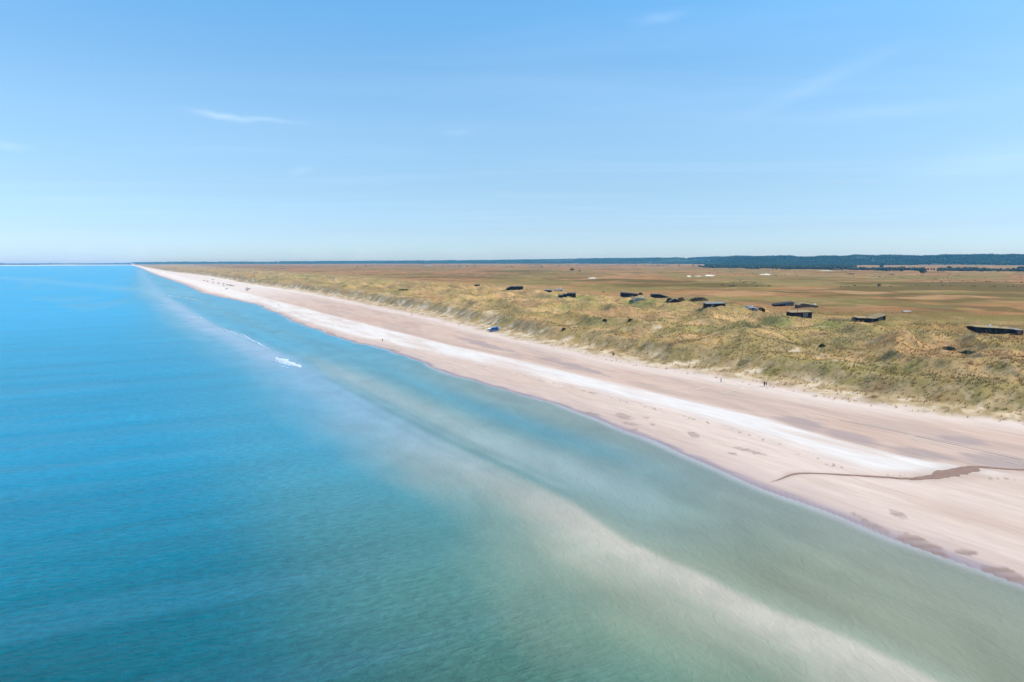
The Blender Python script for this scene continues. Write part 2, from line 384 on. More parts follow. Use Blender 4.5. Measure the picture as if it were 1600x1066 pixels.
def attr_mat(name, attr='Col', rough=.9, spec=.15, var=.25, scale=1.5, bump=0.0, bscale=1.0):
    m, n, l, p = nodes(name)
    a = n.new('ShaderNodeAttribute'); a.attribute_name = attr
    g = n.new('ShaderNodeNewGeometry')
    z = n.new('ShaderNodeTexNoise'); l.new(g.outputs['Position'], z.inputs['Vector'])
    z.inputs['Scale'].default_value = scale; z.inputs['Detail'].default_value = 5; z.inputs['Roughness'].default_value = .65
    r = n.new('ShaderNodeMapRange'); l.new(z.outputs[0], r.inputs[0]); r.inputs[1].default_value = .25; r.inputs[2].default_value = .75
    r.inputs[3].default_value = 1 - var; r.inputs[4].default_value = 1 + var
    x = n.new('ShaderNodeMix'); x.data_type = 'RGBA'; x.blend_type = 'MULTIPLY'; x.inputs['Factor'].default_value = 1
    l.new(a.outputs['Color'], x.inputs[6]); l.new(r.outputs[0], x.inputs[7]); l.new(x.outputs[2], p.inputs['Base Color'])
    p.inputs['Roughness'].default_value = rough; p.inputs['Specular IOR Level'].default_value = spec
    if bump:
        b = n.new('ShaderNodeBump'); b.inputs['Strength'].default_value = bump; b.inputs['Distance'].default_value = .5
        z2 = n.new('ShaderNodeTexNoise'); l.new(g.outputs['Position'], z2.inputs['Vector']); z2.inputs['Scale'].default_value = bscale; z2.inputs['Detail'].default_value = 5
        l.new(z2.outputs[0], b.inputs['Height']); l.new(b.outputs[0], p.inputs['Normal'])
    return m

def ground_material():
    m, n, l, p = nodes('shore_ground')
    a = n.new('ShaderNodeAttribute'); a.attribute_name = 'Col'
    vg = n.new('ShaderNodeAttribute'); vg.attribute_name = 'Veg'
    g = n.new('ShaderNodeNewGeometry')
    def noise(scale, det=5, rough=.6, vec=None, dist=0):
        z = n.new('ShaderNodeTexNoise'); l.new(vec or g.outputs['Position'], z.inputs['Vector'])
        z.inputs['Scale'].default_value = scale; z.inputs['Detail'].default_value = det; z.inputs['Roughness'].default_value = rough; z.inputs['Distortion'].default_value = dist
        return z.outputs[0]
    mpn = n.new('ShaderNodeMapping'); l.new(g.outputs['Position'], mpn.inputs[0]); mpn.vector_type = 'TEXTURE'; mpn.inputs['Rotation'].default_value = (0, 0, math.radians(118.5)); mpn.inputs['Scale'].default_value = (8, 1, 1)
    tuft = noise(.9, 6, .7); streak = noise(.7, 6, .65, mpn.outputs[0])
    def rng_(v, lo, hi, a0=.3, a1=.7):
        r = n.new('ShaderNodeMapRange'); l.new(v, r.inputs[0]); r.inputs[1].default_value = a0; r.inputs[2].default_value = a1; r.inputs[3].default_value = lo; r.inputs[4].default_value = hi
        return r.outputs[0]
    fv = rng_(tuft, .80, 1.28); fs = rng_(streak, .88, 1.08)
    mx = n.new('ShaderNodeMix'); mx.data_type = 'FLOAT'
    l.new(vg.outputs['Fac'], mx.inputs['Factor']); l.new(fs, mx.inputs[2]); l.new(fv, mx.inputs[3])
    x = n.new('ShaderNodeMix'); x.data_type = 'RGBA'; x.blend_type = 'MULTIPLY'; x.inputs['Factor'].default_value = 1
    l.new(a.outputs['Color'], x.inputs[6]); l.new(mx.outputs[0], x.inputs[7]); l.new(x.outputs[2], p.inputs['Base Color'])
    p.inputs['Roughness'].default_value = .95; p.inputs['Specular IOR Level'].default_value = .1
    b = n.new('ShaderNodeBump'); b.inputs['Distance'].default_value = .6
    bs = mathn('ADD', mathn('MULTIPLY', vg.outputs['Fac'], .5, nt=m.node_tree), .06, nt=m.node_tree)
    l.new(bs, b.inputs['Strength']); l.new(tuft, b.inputs['Height']); l.new(b.outputs[0], p.inputs['Normal'])
    return m

def water_material():
    m, n, l, p = nodes('sea_water')
    nt = m.node_tree
    a = n.new('ShaderNodeAttribute'); a.attribute_name = 'Col'
    nr = n.new('ShaderNodeAttribute'); nr.attribute_name = 'Near'
    g = n.new('ShaderNodeNewGeometry')
    def mapped(deg, along):
        q = n.new('ShaderNodeMapping'); q.vector_type = 'TEXTURE'; rot, sx, sy = math.radians(deg), along, 1.0; l.new(g.outputs['Position'], q.inputs[0]); q.inputs['Rotation'].default_value = (0, 0, rot); q.inputs['Scale'].default_value = (sx, sy, 1)
        return q.outputs[0]
    def noise(vec, scale, det=3, rough=.5, dist=0.0):
        z = n.new('ShaderNodeTexNoise'); l.new(vec, z.inputs['Vector'])
        z.inputs['Scale'].default_value = scale; z.inputs['Detail'].default_value = det; z.inputs['Roughness'].default_value = rough; z.inputs['Distortion'].default_value = dist
        return z.outputs[0]
    off = mapped(22, 2.4)          # offshore wavelets
    sw = mapped(30, 9)           # longer bands of current and swell
    ns = mapped(108, 1.7)         # nearshore waves, parallel to the beach
    w1 = noise(off, 1.15, 4, .6, .3); w2 = noise(off, .16, 3, .5, .4); w3 = noise(sw, .055, 3, .5, .3); w4 = noise(ns, .85, 4, .6, .8); w5 = noise(ns, .10, 3, .5, .5)
    M = lambda op, x, y: mathn(op, x, y, nt=nt)
    offh = M('ADD', M('MULTIPLY', w1, .55), M('ADD', M('MULTIPLY', w2, .75), M('MULTIPLY', w3, 1.2)))
    nsh = M('ADD', M('MULTIPLY', w4, .26), M('MULTIPLY', w5, .45))
    hm = n.new('ShaderNodeMix'); hm.data_type = 'FLOAT'; l.new(nr.outputs['Fac'], hm.inputs['Factor']); l.new(offh, hm.inputs[2]); l.new(nsh, hm.inputs[3])
    b = n.new('ShaderNodeBump'); b.inputs['Distance'].default_value = 1.0; l.new(M('SUBTRACT', 1.0, M('MULTIPLY', nr.outputs['Fac'], .45)), b.inputs['Strength'])
    l.new(hm.outputs[0], b.inputs['Height']); l.new(b.outputs[0], p.inputs['Normal'])
    # slight colour variation following the swell and wavelet noise
    v1 = n.new('ShaderNodeMix'); v1.data_type = 'FLOAT'; l.new(nr.outputs['Fac'], v1.inputs['Factor']); l.new(w3, v1.inputs[2]); l.new(w5, v1.inputs[3])
    r = n.new('ShaderNodeMapRange'); l.new(v1.outputs[0], r.inputs[0]); r.inputs[1].default_value = .3; r.inputs[2].default_value = .7; r.inputs[3].default_value = .91; r.inputs[4].default_value = 1.09
    r2 = n.new('ShaderNodeMapRange'); vm = n.new('ShaderNodeMix'); vm.data_type = 'FLOAT'; l.new(nr.outputs['Fac'], vm.inputs['Factor']); l.new(w1, vm.inputs[2]); vm.inputs[3].default_value = .5; l.new(vm.outputs[0], r2.inputs[0]); r2.inputs[1].default_value = .3; r2.inputs[2].default_value = .7; r2.inputs[3].default_value = .84; r2.inputs[4].default_value = 1.18
    x = n.new('ShaderNodeMix'); x.data_type = 'RGBA'; x.blend_type = 'MULTIPLY'; x.inputs['Factor'].default_value = 1
    l.new(a.outputs['Color'], x.inputs[6]); l.new(M('MULTIPLY', r.outputs[0], r2.outputs[0]), x.inputs[7]); l.new(x.outputs[2], p.inputs['Base Color'])
    p.inputs['Roughness'].default_value = .24; p.inputs['IOR'].default_value = 1.27; p.inputs['Specular IOR Level'].default_value = .20
    return m

# ------------------------------------------------------------------ mesh helpers
def mesh_obj(name, V, Fc, mat, parent=None, smooth=False, col=None, extra=None):
    me = bpy.data.meshes.new(name)
    V = np.asarray(V, np.float32).reshape(-1, 3)
    if isinstance(Fc, np.ndarray):
        k = Fc.shape[1]
        me.vertices.add(len(V)); me.vertices.foreach_set('co', V.ravel())
        me.loops.add(Fc.size); me.loops.foreach_set('vertex_index', Fc.astype(np.int32).ravel())
        me.polygons.add(len(Fc)); me.polygons.foreach_set('loop_start', (np.arange(len(Fc)) * k).astype(np.int32))
        me.polygons.foreach_set('loop_total', np.full(len(Fc), k, np.int32))
        me.update(calc_edges=True)
    else:
        me.from_pydata([tuple(map(float, q)) for q in V], [], [tuple(f) for f in Fc]); me.update()
    me.validate()
    if smooth: me.polygons.foreach_set('use_smooth', np.ones(len(me.polygons), bool))
    if col is not None:
        at = me.attributes.new('Col', 'FLOAT_COLOR', 'POINT')
        at.data.foreach_set('color', np.hstack([col, np.ones((len(col), 1))]).astype(np.float32).ravel())
    for k_, arr in (extra or {}).items():
        at = me.attributes.new(k_, 'FLOAT', 'POINT'); at.data.foreach_set('value', arr.astype(np.float32))
    if mat is not None: me.materials.append(mat)
    o = bpy.data.objects.new(name, me); COL.objects.link(o)
    if parent is not None: o.parent = parent
    return o
def empty(name, loc=(0, 0, 0), rz=0.0):
    o = bpy.data.objects.new(name, None); o.location = loc; o.rotation_euler = (0, 0, rz); COL.objects.link(o)
    o.empty_display_size = .5
    return o
def tag(o, label=None, cat=None, group=None, kind=None):
    if label: o['label'] = label
    if cat: o['category'] = cat
    if group: o['group'] = group
    if kind: o['kind'] = kind
    return o
def copy_tree(o, parent=None):
    c = o.copy(); COL.objects.link(c)
    c.parent = parent
    for ch in list(o.children): copy_tree(ch, c)
    return c

# ------------------------------------------------------------------ ground sheet
D2R = math.pi / 180
az = np.concatenate([np.linspace(-100, -39, 40, endpoint=False), np.arange(-39, 42, .095), np.linspace(42, 130, 60)]) * D2R
rr = [48.0]
while rr[-1] < 30000:
    q = rr[-1]
    rr.append(q * (1.0062 if q < 1500 else 1.012 if q < 4500 else 1.02))
rr = np.array(rr)
AZ, RR = np.meshgrid(az, rr)
GX, GY = RR * np.sin(AZ), RR * np.cos(AZ)
gx, gy = GX.ravel(), GY.ravel()
gz = height(gx, gy)
na, nr_ = len(az), len(rr)
idx = np.arange(na * nr_).reshape(nr_, na)
Q = np.stack([idx[:-1, :-1], idx[:-1, 1:], idx[1:, 1:], idx[1:, :-1]], -1).reshape(-1, 4)
keep = (gz[Q].max(1) > -1.2)
Q = Q[keep]
used = np.unique(Q); remap = np.full(na * nr_, -1); remap[used] = np.arange(len(used))
Q = remap[Q]; gx, gy, gz = gx[used], gy[used], gz[used]
gc, gveg = land_colour(gx, gy, gz)
land = mesh_obj('terrain', np.stack([gx, gy, gz], 1), Q[:, ::-1].copy(), ground_material(), smooth=True, col=gc, extra={'Veg': gveg})
tag(land, 'sandy beach, grass dunes and brown heath plain', kind='structure')

# ------------------------------------------------------------------ sea
az2 = np.concatenate([np.linspace(-180, -42, 60, endpoint=False), np.arange(-42, 42, .22), np.linspace(42, 180, 60)]) * D2R
r2 = [2.0, 15, 35]
while r2[-1] < 60000: r2.append(r2[-1] * 1.013 if r2[-1] > 34 else r2[-1] + 10)
r2 = np.array(r2)
A2, R2 = np.meshgrid(az2, r2)
sx, sy = (R2 * np.sin(A2)).ravel(), (R2 * np.cos(A2)).ravel()
su, sv = to_uv(sx, sy)
sr = np.hypot(sx, sy)
def sea_colour():
    n = len(sx); vb = f_bar(su); vw = f_water(su)
    s = sv - vb                                       # metres shoreward of the bar
    wsh = vw - sv
    nb = fbm(su / 3, sv, 14, 4, 91); nl = fbm(su / 4, sv, 45, 3, 92); nm = fbm(sx, sy, 30, 4, 93)
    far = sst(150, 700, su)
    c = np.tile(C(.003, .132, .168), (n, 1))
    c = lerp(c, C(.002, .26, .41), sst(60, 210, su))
    c = lerp(c, C(.002, .34, .56), sst(230, 800, su))  # bluer with distance: sky reflection and haze painted into the water colour
    c = lerp(c, C(.004, .030, .022), sst(104, 42, su + .35 * sv) * .9)  # near corner darkened, painting in its weaker sky reflection
    c26, s26 = math.cos(math.radians(26)), math.sin(math.radians(26))
    bnd = fbm((sx * c26 + sy * s26) / 10, -sx * s26 + sy * c26, 8, 3, 98)
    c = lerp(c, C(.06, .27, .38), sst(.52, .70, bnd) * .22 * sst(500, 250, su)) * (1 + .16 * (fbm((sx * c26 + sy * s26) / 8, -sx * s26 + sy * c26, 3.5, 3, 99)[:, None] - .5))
    # water shoaling and clouding towards the bar; far tint paints in reflection and haze
    nearf = 1 - sst(60, 210, su)
    sh = sst(-66, -12, s + (nl - .5) * 34)
    c = lerp(c, lerp(np.tile(C(.14, .235, .135), (n, 1)), C(.05, .29, .385), sst(50, 190, su)), sh * .85)
    sh2 = sst(-32, -3, s + (nb - .5) * 20 + (nm - .5) * 12)
    c = lerp(c, lerp(np.tile(C(.33, .325, .225), (n, 1)), C(.24, .355, .42), sst(85, 260, su)), sh2 * (.60 + .25 * nearf))
    # trough between bar and beach
    tr = sst(-1, 12 - 6 * nearf, s + (nb - .5) * 5)
    trc = lerp(lerp(np.tile(C(.275, .275, .175), (n, 1)), C(.20, .275, .225), sst(55, 110, su)), C(.06, .29, .38), sst(170, 420, su))
    mid_ = sst(75, 115, su) * (1 - sst(260, 380, su))
    trc = lerp(trc, C(.33, .38, .34), np.exp(-((s - 12 + (nb - .5) * 8) / 7.5) ** 2) * .75 * mid_)
    trc = lerp(trc, C(.085, .27, .31), np.exp(-((s - 29 + (nl - .5) * 8) / 8) ** 2) * .75 * sst(85, 150, su))
    trc = trc * (1 + .20 * (nb[:, None] - .5)) * (1 + .25 * (fbm(su / 7, sv, 5, 3, 94)[:, None] - .5))
    c = lerp(c, trc, tr)
    c = lerp(c, C(.27, .26, .20), sst(26, 4, wsh) * tr * .5 * (1 - sst(160, 320, su)))
    # dark groove lines beside the bar
    for off, wd, am in ((3.2, 1.3, .55), (-1.6, .9, .25), (6.8, 1.2, .25)):
        c = lerp(c, C(.10, .22, .20), np.exp(-((s - off + (fbm(su, su * 0, 30, 2, 97) - .5) * 2.5) / wd) ** 2) * am * sst(92, 125, su) * (1 - sst(210, 300, su)))
    # the bar itself: bright near the south end, a faint milky shoal in the middle, breaking again farther north
    brk = .6 + .8 * fbm(su / 2.2, sv * .6, 26, 3, 95)
    amp = (.88 - .62 * sst(82, 125, su) + .55 * sst(270, 340, su)) * (1 - sst(700, 1400, su)) * np.clip(brk, 0, 1)
    barp = sst(-15, -2, s + (nb - .5) * 7) * (1 - sst(-.6, 1.6 + 6 * sst(90, 200, su), s + (nm - .5) * 2.5))
    barc = lerp(np.tile(C(.585, .475, .365), (n, 1)), C(.37, .43, .50), sst(85, 220, su))  # beige sand; bluer far end has reflection and haze painted in
    barc = barc * (1 + .30 * (fbm(sx, sy, 3.0, 4, 96)[:, None] - .5) * nearf[:, None])
    c = lerp(c, barc, np.clip(barp * amp * (.9 + .4 * (nb - .5)), 0, 1))
    # shallow film at the edge
    c = lerp(c, C(.50, .44, .42), sst(3.0, .3, wsh + (nb - .5) * 3) * .7)
    # faint pale streak far out
    st = np.exp(-(((sv + 300 + .0 * su) - 0.0) / 60) ** 2) * sst(800, 1500, su) * .0
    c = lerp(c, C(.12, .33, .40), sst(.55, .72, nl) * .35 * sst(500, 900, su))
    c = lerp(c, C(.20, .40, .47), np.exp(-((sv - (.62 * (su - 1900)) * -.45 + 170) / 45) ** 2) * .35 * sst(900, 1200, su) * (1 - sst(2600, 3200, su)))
    return np.clip(c, 0, 1), sst(-42, -8, s)
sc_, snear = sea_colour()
n2, nr2 = len(az2), len(r2)
idx = np.arange(n2 * nr2).reshape(nr2, n2)
Q = np.stack([idx[:-1, :-1], idx[:-1, 1:], idx[1:, 1:], idx[1:, :-1]], -1).reshape(-1, 4)
inner = np.array([[0, 0, 0, 0]])
SV = np.stack([sx, sy, np.zeros_like(sx)], 1)
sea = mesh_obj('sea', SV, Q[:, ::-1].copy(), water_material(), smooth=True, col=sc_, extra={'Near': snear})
tag(sea, 'turquoise and blue sea with a pale sand bar', kind='structure')

# ------------------------------------------------------------------ damp runnel and tyre tracks, thin sheets draped on the beach
def drape(name, pts, mat, lift=.05, z=1.3, rag=.35, seedk=1, gap=0.0, parent=None):
    W = [(*ground(x, y, z), w) for x, y, w in pts]
    L = []
    for (ax, ay, aw), (bx, by, bw) in zip(W, W[1:]):
        d = math.hypot(bx - ax, by - ay); k = max(2, int(d / .5))
        for i in range(k): L.append((ax + (bx - ax) * i / k, ay + (by - ay) * i / k, aw + (bw - aw) * i / k))
    L = np.array(L); N = len(L)
    kern = np.ones(9) / 9; Ls = L.copy()
    for c_ in range(3): Ls[4:-4, c_] = np.convolve(L[:, c_], kern, 'valid')
    T = np.gradient(Ls[:, :2], axis=0); T /= np.linalg.norm(T, axis=1)[:, None] + 1e-9
    Nn = np.stack([-T[:, 1], T[:, 0]], 1); s_ = np.arange(N) * .5
    wa = Ls[:, 2] * (1 - rag + 2 * rag * fbm(s_, s_ * 0, 2.5, 4, seedk, .7)); wb = Ls[:, 2] * (1 - rag + 2 * rag * fbm(s_, s_ * 0, 2.1, 4, seedk + 1, .7))
    A = Ls[:, :2] + Nn * wa[:, None]; B = Ls[:, :2] - Nn * wb[:, None]; M_ = Ls[:, :2]
    P = np.concatenate([A, M_, B]); V = np.c_[P, height(P[:, 0], P[:, 1]) + lift]
    g_ = fbm(s_, s_ * 0 + 5, 6, 2, seedk + 3)
    Fs = []
    for i in range(N - 1):
        if g_[i] < gap: continue
        Fs += [(i, N + i, N + i + 1, i + 1), (N + i, 2 * N + i, 2 * N + i + 1, N + i + 1)]
    o = mesh_obj(name, V, Fs, mat); tag(o, kind='structure'); return o
damp_mat = plain('damp_brown_sand', (.33, .19, .13), .7, 0, .2, .25, .8)
dry_mat = plain('churned_dry_sand', (.78, .63, .50), .95, 0, .1, .08, .5)
rut_mat = plain('darker_sand_rut', (.50, .385, .33), .95, 0, .1, .08, .5)  # darker tone for one of the wheel tracks
drape('runnel', [(x_, y_, w_ * .75) for x_, y_, w_ in RUNNEL[8:]], damp_mat, .06, rag=.9)
drape('runnel', [(x_, y_, w_ * .55) for x_, y_, w_ in RUNNEL[1:10]], damp_mat, .06, rag=.7)
for pts_, m_, g_ in ([(1200, 631, .16), (1330, 656, .16), (1400, 669, .16), (1500, 691, .16), (1600, 713, .16), (1680, 732, .16)], dry_mat, .3), ([(1330, 662, .14), (1380, 671, .14), (1500, 697, .14), (1600, 719, .14), (1680, 738, .14)], dry_mat, .25), \
        ([(1290, 650, .2), (1400, 672, .2), (1500, 694, .2), (1600, 716, .2)], rut_mat, .3), ([(900, 566, .2), (1060, 600, .2), (1200, 626, .2)], dry_mat, .45), ([(1250, 646, .12), (1420, 682, .12), (1600, 724, .12)], dry_mat, .42), \
        ([(1126, 597, .22), (1150, 601, .22), (1163, 605.5, .22), (1158, 609, .22), (1140, 611, .22), (1128, 613.5, .22)], dry_mat, .2), ([(1130, 600, .2), (1148, 603.5, .2), (1156, 606, .2)], dry_mat, .1), ([(1060, 613, .2), (1090, 607, .2), (1106, 603, .2)], dry_mat, .3), ([(1060, 606, .18), (1094, 609, .18)], dry_mat, .2), ([(1172, 606, .18), (1200, 605.5, .18)], dry_mat, .2):
    drape('tyre_track', pts_, m_, .05, 2.2, .25, int(pts_[0][0]), g_)

# ------------------------------------------------------------------ foam
foam_mat = plain('foam', (.60, .66, .70), .8, 0, .2, .3, .8)
def foam_strip(pts, w0, seedk, hgt=.12, name='wave_foam', both=.5, gap=.42):
    W = [ground(x, y, 0) for x, y in pts]
    L = []
    for (ax, ay), (bx, by) in zip(W, W[1:]):
        d = math.hypot(bx - ax, by - ay); k = max(2, int(d / .6))
        for i in range(k): L.append((ax + (bx - ax) * i / k, ay + (by - ay) * i / k))
    L = np.array(L); N = len(L)
    T = np.gradient(L, axis=0); T /= np.linalg.norm(T, axis=1)[:, None] + 1e-9
    Nn = np.stack([-T[:, 1], T[:, 0]], 1)
    s = np.arange(N) * .6
    taper = np.minimum(1, np.minimum(np.arange(N), N - 1 - np.arange(N)) / (N * .25))
    hgt = hgt * .5
    wig = (fbm(s, s * 0 + seedk, 5, 3, seedk) - .5) * 1.6
    wa = w0 * taper * (.25 + 1.3 * fbm(s, s * 0, 2.2, 3, seedk + 1)); wb = w0 * both * taper * (.25 + 1.3 * fbm(s, s * 0, 1.6, 3, seedk + 2))
    ct = L + Nn * wig[:, None]
    A = ct + Nn * wa[:, None]; B = ct - Nn * wb[:, None]
    V = np.concatenate([np.c_[A, np.full(N, .02)], np.c_[ct, .03 + hgt * taper], np.c_[B, np.full(N, .02)]])
    Fs = []
    for i in range(N - 1):
        if fbm(np.array([s[i]]), np.array([3.0]), 2.2, 2, seedk + 3)[0] < gap: continue
        Fs += [(i, i + 1, N + i + 1, N + i), (N + i, N + i + 1, 2 * N + i + 1, 2 * N + i)]
    o = mesh_obj(name, V, Fs, foam_mat); tag(o, kind='stuff'); return o
foam_strip([(660, 565), (690, 576), (725, 588)], .5, 1, .2)
foam_strip([(1062, 704), (1090, 716), (1120, 727), (1155, 741)], .45, 5, .15)
foam_strip([(1155, 741), (1185, 752)], .35, 8, .08)
foam_strip([(1480, 866), (1500, 878), (1530, 886)], .2, 11, .05)
foam_strip([(1570, 897), (1590, 905), (1610, 912)], .2, 14, .05)
foam_strip([(430, 558), (440, 563), (452, 568), (472, 575)], 2.6, 17, .5, both=.7, gap=.12)
foam_strip([(425, 562), (440, 567), (455, 572)], .8, 19, .2)
foam_strip([(422, 558), (438, 559)], .5, 20, .2)
foam_strip([(436, 571), (452, 575), (466, 577)], .5, 21, .1)
foam_strip([(244, 459), (262, 462), (290, 466), (320, 472)], 2.2, 22, .6)
foam_strip([(296, 496), (306, 496), (317, 497)], 2.0, 26, .6)
foam_strip([(318, 508), (350, 515), (380, 524), (430, 552)], .7, 29, .3, gap=.2)
foam_strip([(330, 512), (365, 521), (400, 535)], .6, 30, .2, gap=.3)
foam_strip([(225, 455), (243, 459)], 1.3, 33, .5)
foam_strip([(1100, 890), (1106, 892)], .25, 36, .05)
foam_strip([(1320, 1002), (1335, 1008), (1350, 1016)], .12, 38, .04)
foam_strip([(800, 612), (840, 625), (860, 632)], .18, 41, .05)
foam_strip([(900, 643), (950, 660), (1000, 679), (1050, 700)], .15, 44, .04)
foam_strip([(1210, 767), (1260, 785), (1330, 813)], .13, 47, .04)
foam_strip([(480, 511), (530, 528), (590, 543), (640, 559)], .25, 50, .05)

# ------------------------------------------------------------------ vegetation
def icos(k):
    """cheap irregular crown: 6-sided, three rings; returns unit verts and tris"""
    V = [(0, 0, 1.0)]
    for z, rad, tw in ((.72, .55, 0), (.25, .95, .5), (-.45, .8, 0)):
        for i in range(k):
            a = 2 * math.pi * (i + tw) / k; V.append((rad * math.cos(a), rad * math.sin(a), z))
    T = [(0, 1 + i, 1 + (i + 1) % k) for i in range(k)]
    for rg in range(2):
        o0, o1 = 1 + rg * k, 1 + (rg + 1) * k
        for i in range(k):
            a, b, c_, d = o0 + i, o0 + (i + 1) % k, o1 + i, o1 + (i + 1) % k
            T += [(a, c_, b), (b, c_, d)]
    return np.array(V), np.array(T)
CV, CT = icos(6)
tree_mat = attr_mat('conifer_foliage', var=.45, scale=.25, rough=.95, spec=.05)
def forest(name, xy, hmin, hmax, wfac, label, base_cols):
    n = len(xy)
    z = height(xy[:, 0], xy[:, 1], False)
    h = (hmin + (hmax - hmin) * rng.random(n)) * (.6 + .8 * fbm(xy[:, 0], xy[:, 1], 180, 3, 120))
    w = h * wfac * (.7 + .6 * rng.random(n))
    jit = 1 + .35 * (rng.random((n, len(CV), 3)) - .5)
    rot = rng.random(n) * 6.28; c_, s_ = np.cos(rot), np.sin(rot)
    P = CV[None] * jit
    X = (P[..., 0] * c_[:, None] - P[..., 1] * s_[:, None]) * w[:, None] + xy[:, 0:1]
    Y = (P[..., 0] * s_[:, None] + P[..., 1] * c_[:, None]) * w[:, None] + xy[:, 1:2]
    Zz = (P[..., 2] + .55) * (h / 1.55)[:, None] + z[:, None]
    V = np.stack([X, Y, Zz], -1).reshape(-1, 3)
    T = (CT[None] + (np.arange(n) * len(CV))[:, None, None]).reshape(-1, 3)
    pick = rng.integers(0, len(base_cols), n)
    cc = np.array(base_cols)[pick] * (.5 + 1.0 * rng.random((n, 1))) * (.5 + 1.1 * fbm(xy[:, 0], xy[:, 1], 120, 2, 121)[:, None])
    col = np.repeat(cc, len(CV), 0)
    o = mesh_obj(name, V, T, tree_mat, col=col); tag(o, label, kind='stuff'); return o
def sector(n, x0, x1, r0f, r1f, dens=None):
    """random points between two image columns and two distances (functions of azimuth)"""
    a = np.arctan((x0 + (x1 - x0) * rng.random(n) - 800) / FPX)
    t = rng.random(n)
    r0, r1 = r0f(a), r1f(a)
    r = r0 + (r1 - r0) * t
    return np.stack([r * np.sin(a), r * np.cos(a)], 1), a, r
R0f = lambda a: np.interp(a, SK_AZ, SK_R0); R1f = lambda a: np.interp(a, SK_AZ, SK_R1)
GREENC = [(.018, .045, .022), (.026, .055, .026), (.012, .035, .020), (.035, .058, .026)]
xy, a, r = sector(17000, 1095, 2300, lambda a: R0f(a) * 1.0, lambda a: R1f(a) * 1.03)
m = fbm(xy[:, 0], xy[:, 1], 260, 3, 101) > .36
forest('far_forest', xy[m], 10, 17, .42, 'dark blue green plantation forest on the skyline', GREENC)
xy, a, r = sector(15000, 440, 1100, lambda a: R0f(a) * 1.02, lambda a: R1f(a) * 1.03)
m = fbm(xy[:, 0], xy[:, 1], 420, 3, 103) > .38
forest('distant_forest', xy[m], 11, 17, .75, 'hazy blue line of distant forest', GREENC)
xy, a, r = sector(4500, -300, 440, lambda a: R0f(a) * 1.03, lambda a: R1f(a) * 1.03)
m = fbm(xy[:, 0], xy[:, 1], 500, 3, 104) > .5
forest('distant_coast_woods', xy[m], 9, 14, 1.2, 'faint woods on the far coast', GREENC)
# the nearer wood edge at the right, with clearings
def px_r(y, z=11):
    return lambda a: (CAM_H - z) * FPX / (y - (409 - .0025 * (np.tan(a) * FPX))) / np.cos(a)
xy, a, r = sector(15000, 1082, 2200, px_r(424), px_r(417.4))
xx = np.tan(a) * FPX + 800
yy_ = 409 - .0025 * (xx - 800) + (CAM_H - 11) * FPX / (r * np.cos(a))
edge = np.interp(xx, [1082, 1100, 1180, 1300, 1340, 1450, 1600, 2200], [416.5, 419, 420.5, 421.5, 422.5, 423.5, 424, 424])
m = (yy_ < edge + 1.4 * (fbm(xx, xx * 0, 14, 3, 105) - .5)) & (fbm(xy[:, 0], xy[:, 1], 150, 3, 106) > .40)
gap = ((xx > 1442) & (xx < 1462)) | ((xx > 1475) & (xx < 1505) & (yy_ < 420))
m &= ~((xx > 1335) & (yy_ < 420.4 + .8 * (fbm(xx, xx * 0, 9, 3, 115) - .5)))
m &= ~(gap & (rng.random(len(xx)) < .93))
forest('near_wood', xy[m], 5, 10, .55, 'lower dark green wood in front of the plantation', [(.024, .040, .022), (.04, .055, .03), (.018, .032, .02), (.07, .065, .04)])
# fill between the two woods left of the pale field
xy, a, r = sector(7000, 1100, 1335, px_r(417), px_r(412.6, 14))
m = fbm(xy[:, 0], xy[:, 1], 200, 3, 107) > .38
forest('middle_wood', xy[m], 7, 12, .6, 'wood joining the lower trees to the plantation', GREENC)
# scattered scrub line on the heath edge
xy, a, r = sector(900, 560, 1090, px_r(419, 9), px_r(414, 12))
m = fbm(xy[:, 0], xy[:, 1], 300, 3, 108) > .56
forest('heath_scrub', xy[m], 2.5, 5, 1.0, 'low scrub dotted over the far heath', [(.07, .08, .045), (.06, .06, .035)])
xy, a, r = sector(2600, 1100, 1900, px_r(450, 7), px_r(424, 8))
m = fbm(xy[:, 0], xy[:, 1], 90, 3, 109) > .66
forest('low_heather', xy[m], .6, 1.5, 1.6, 'low dark heather clumps on the heath plain', [(.10, .075, .04), (.08, .07, .03)])

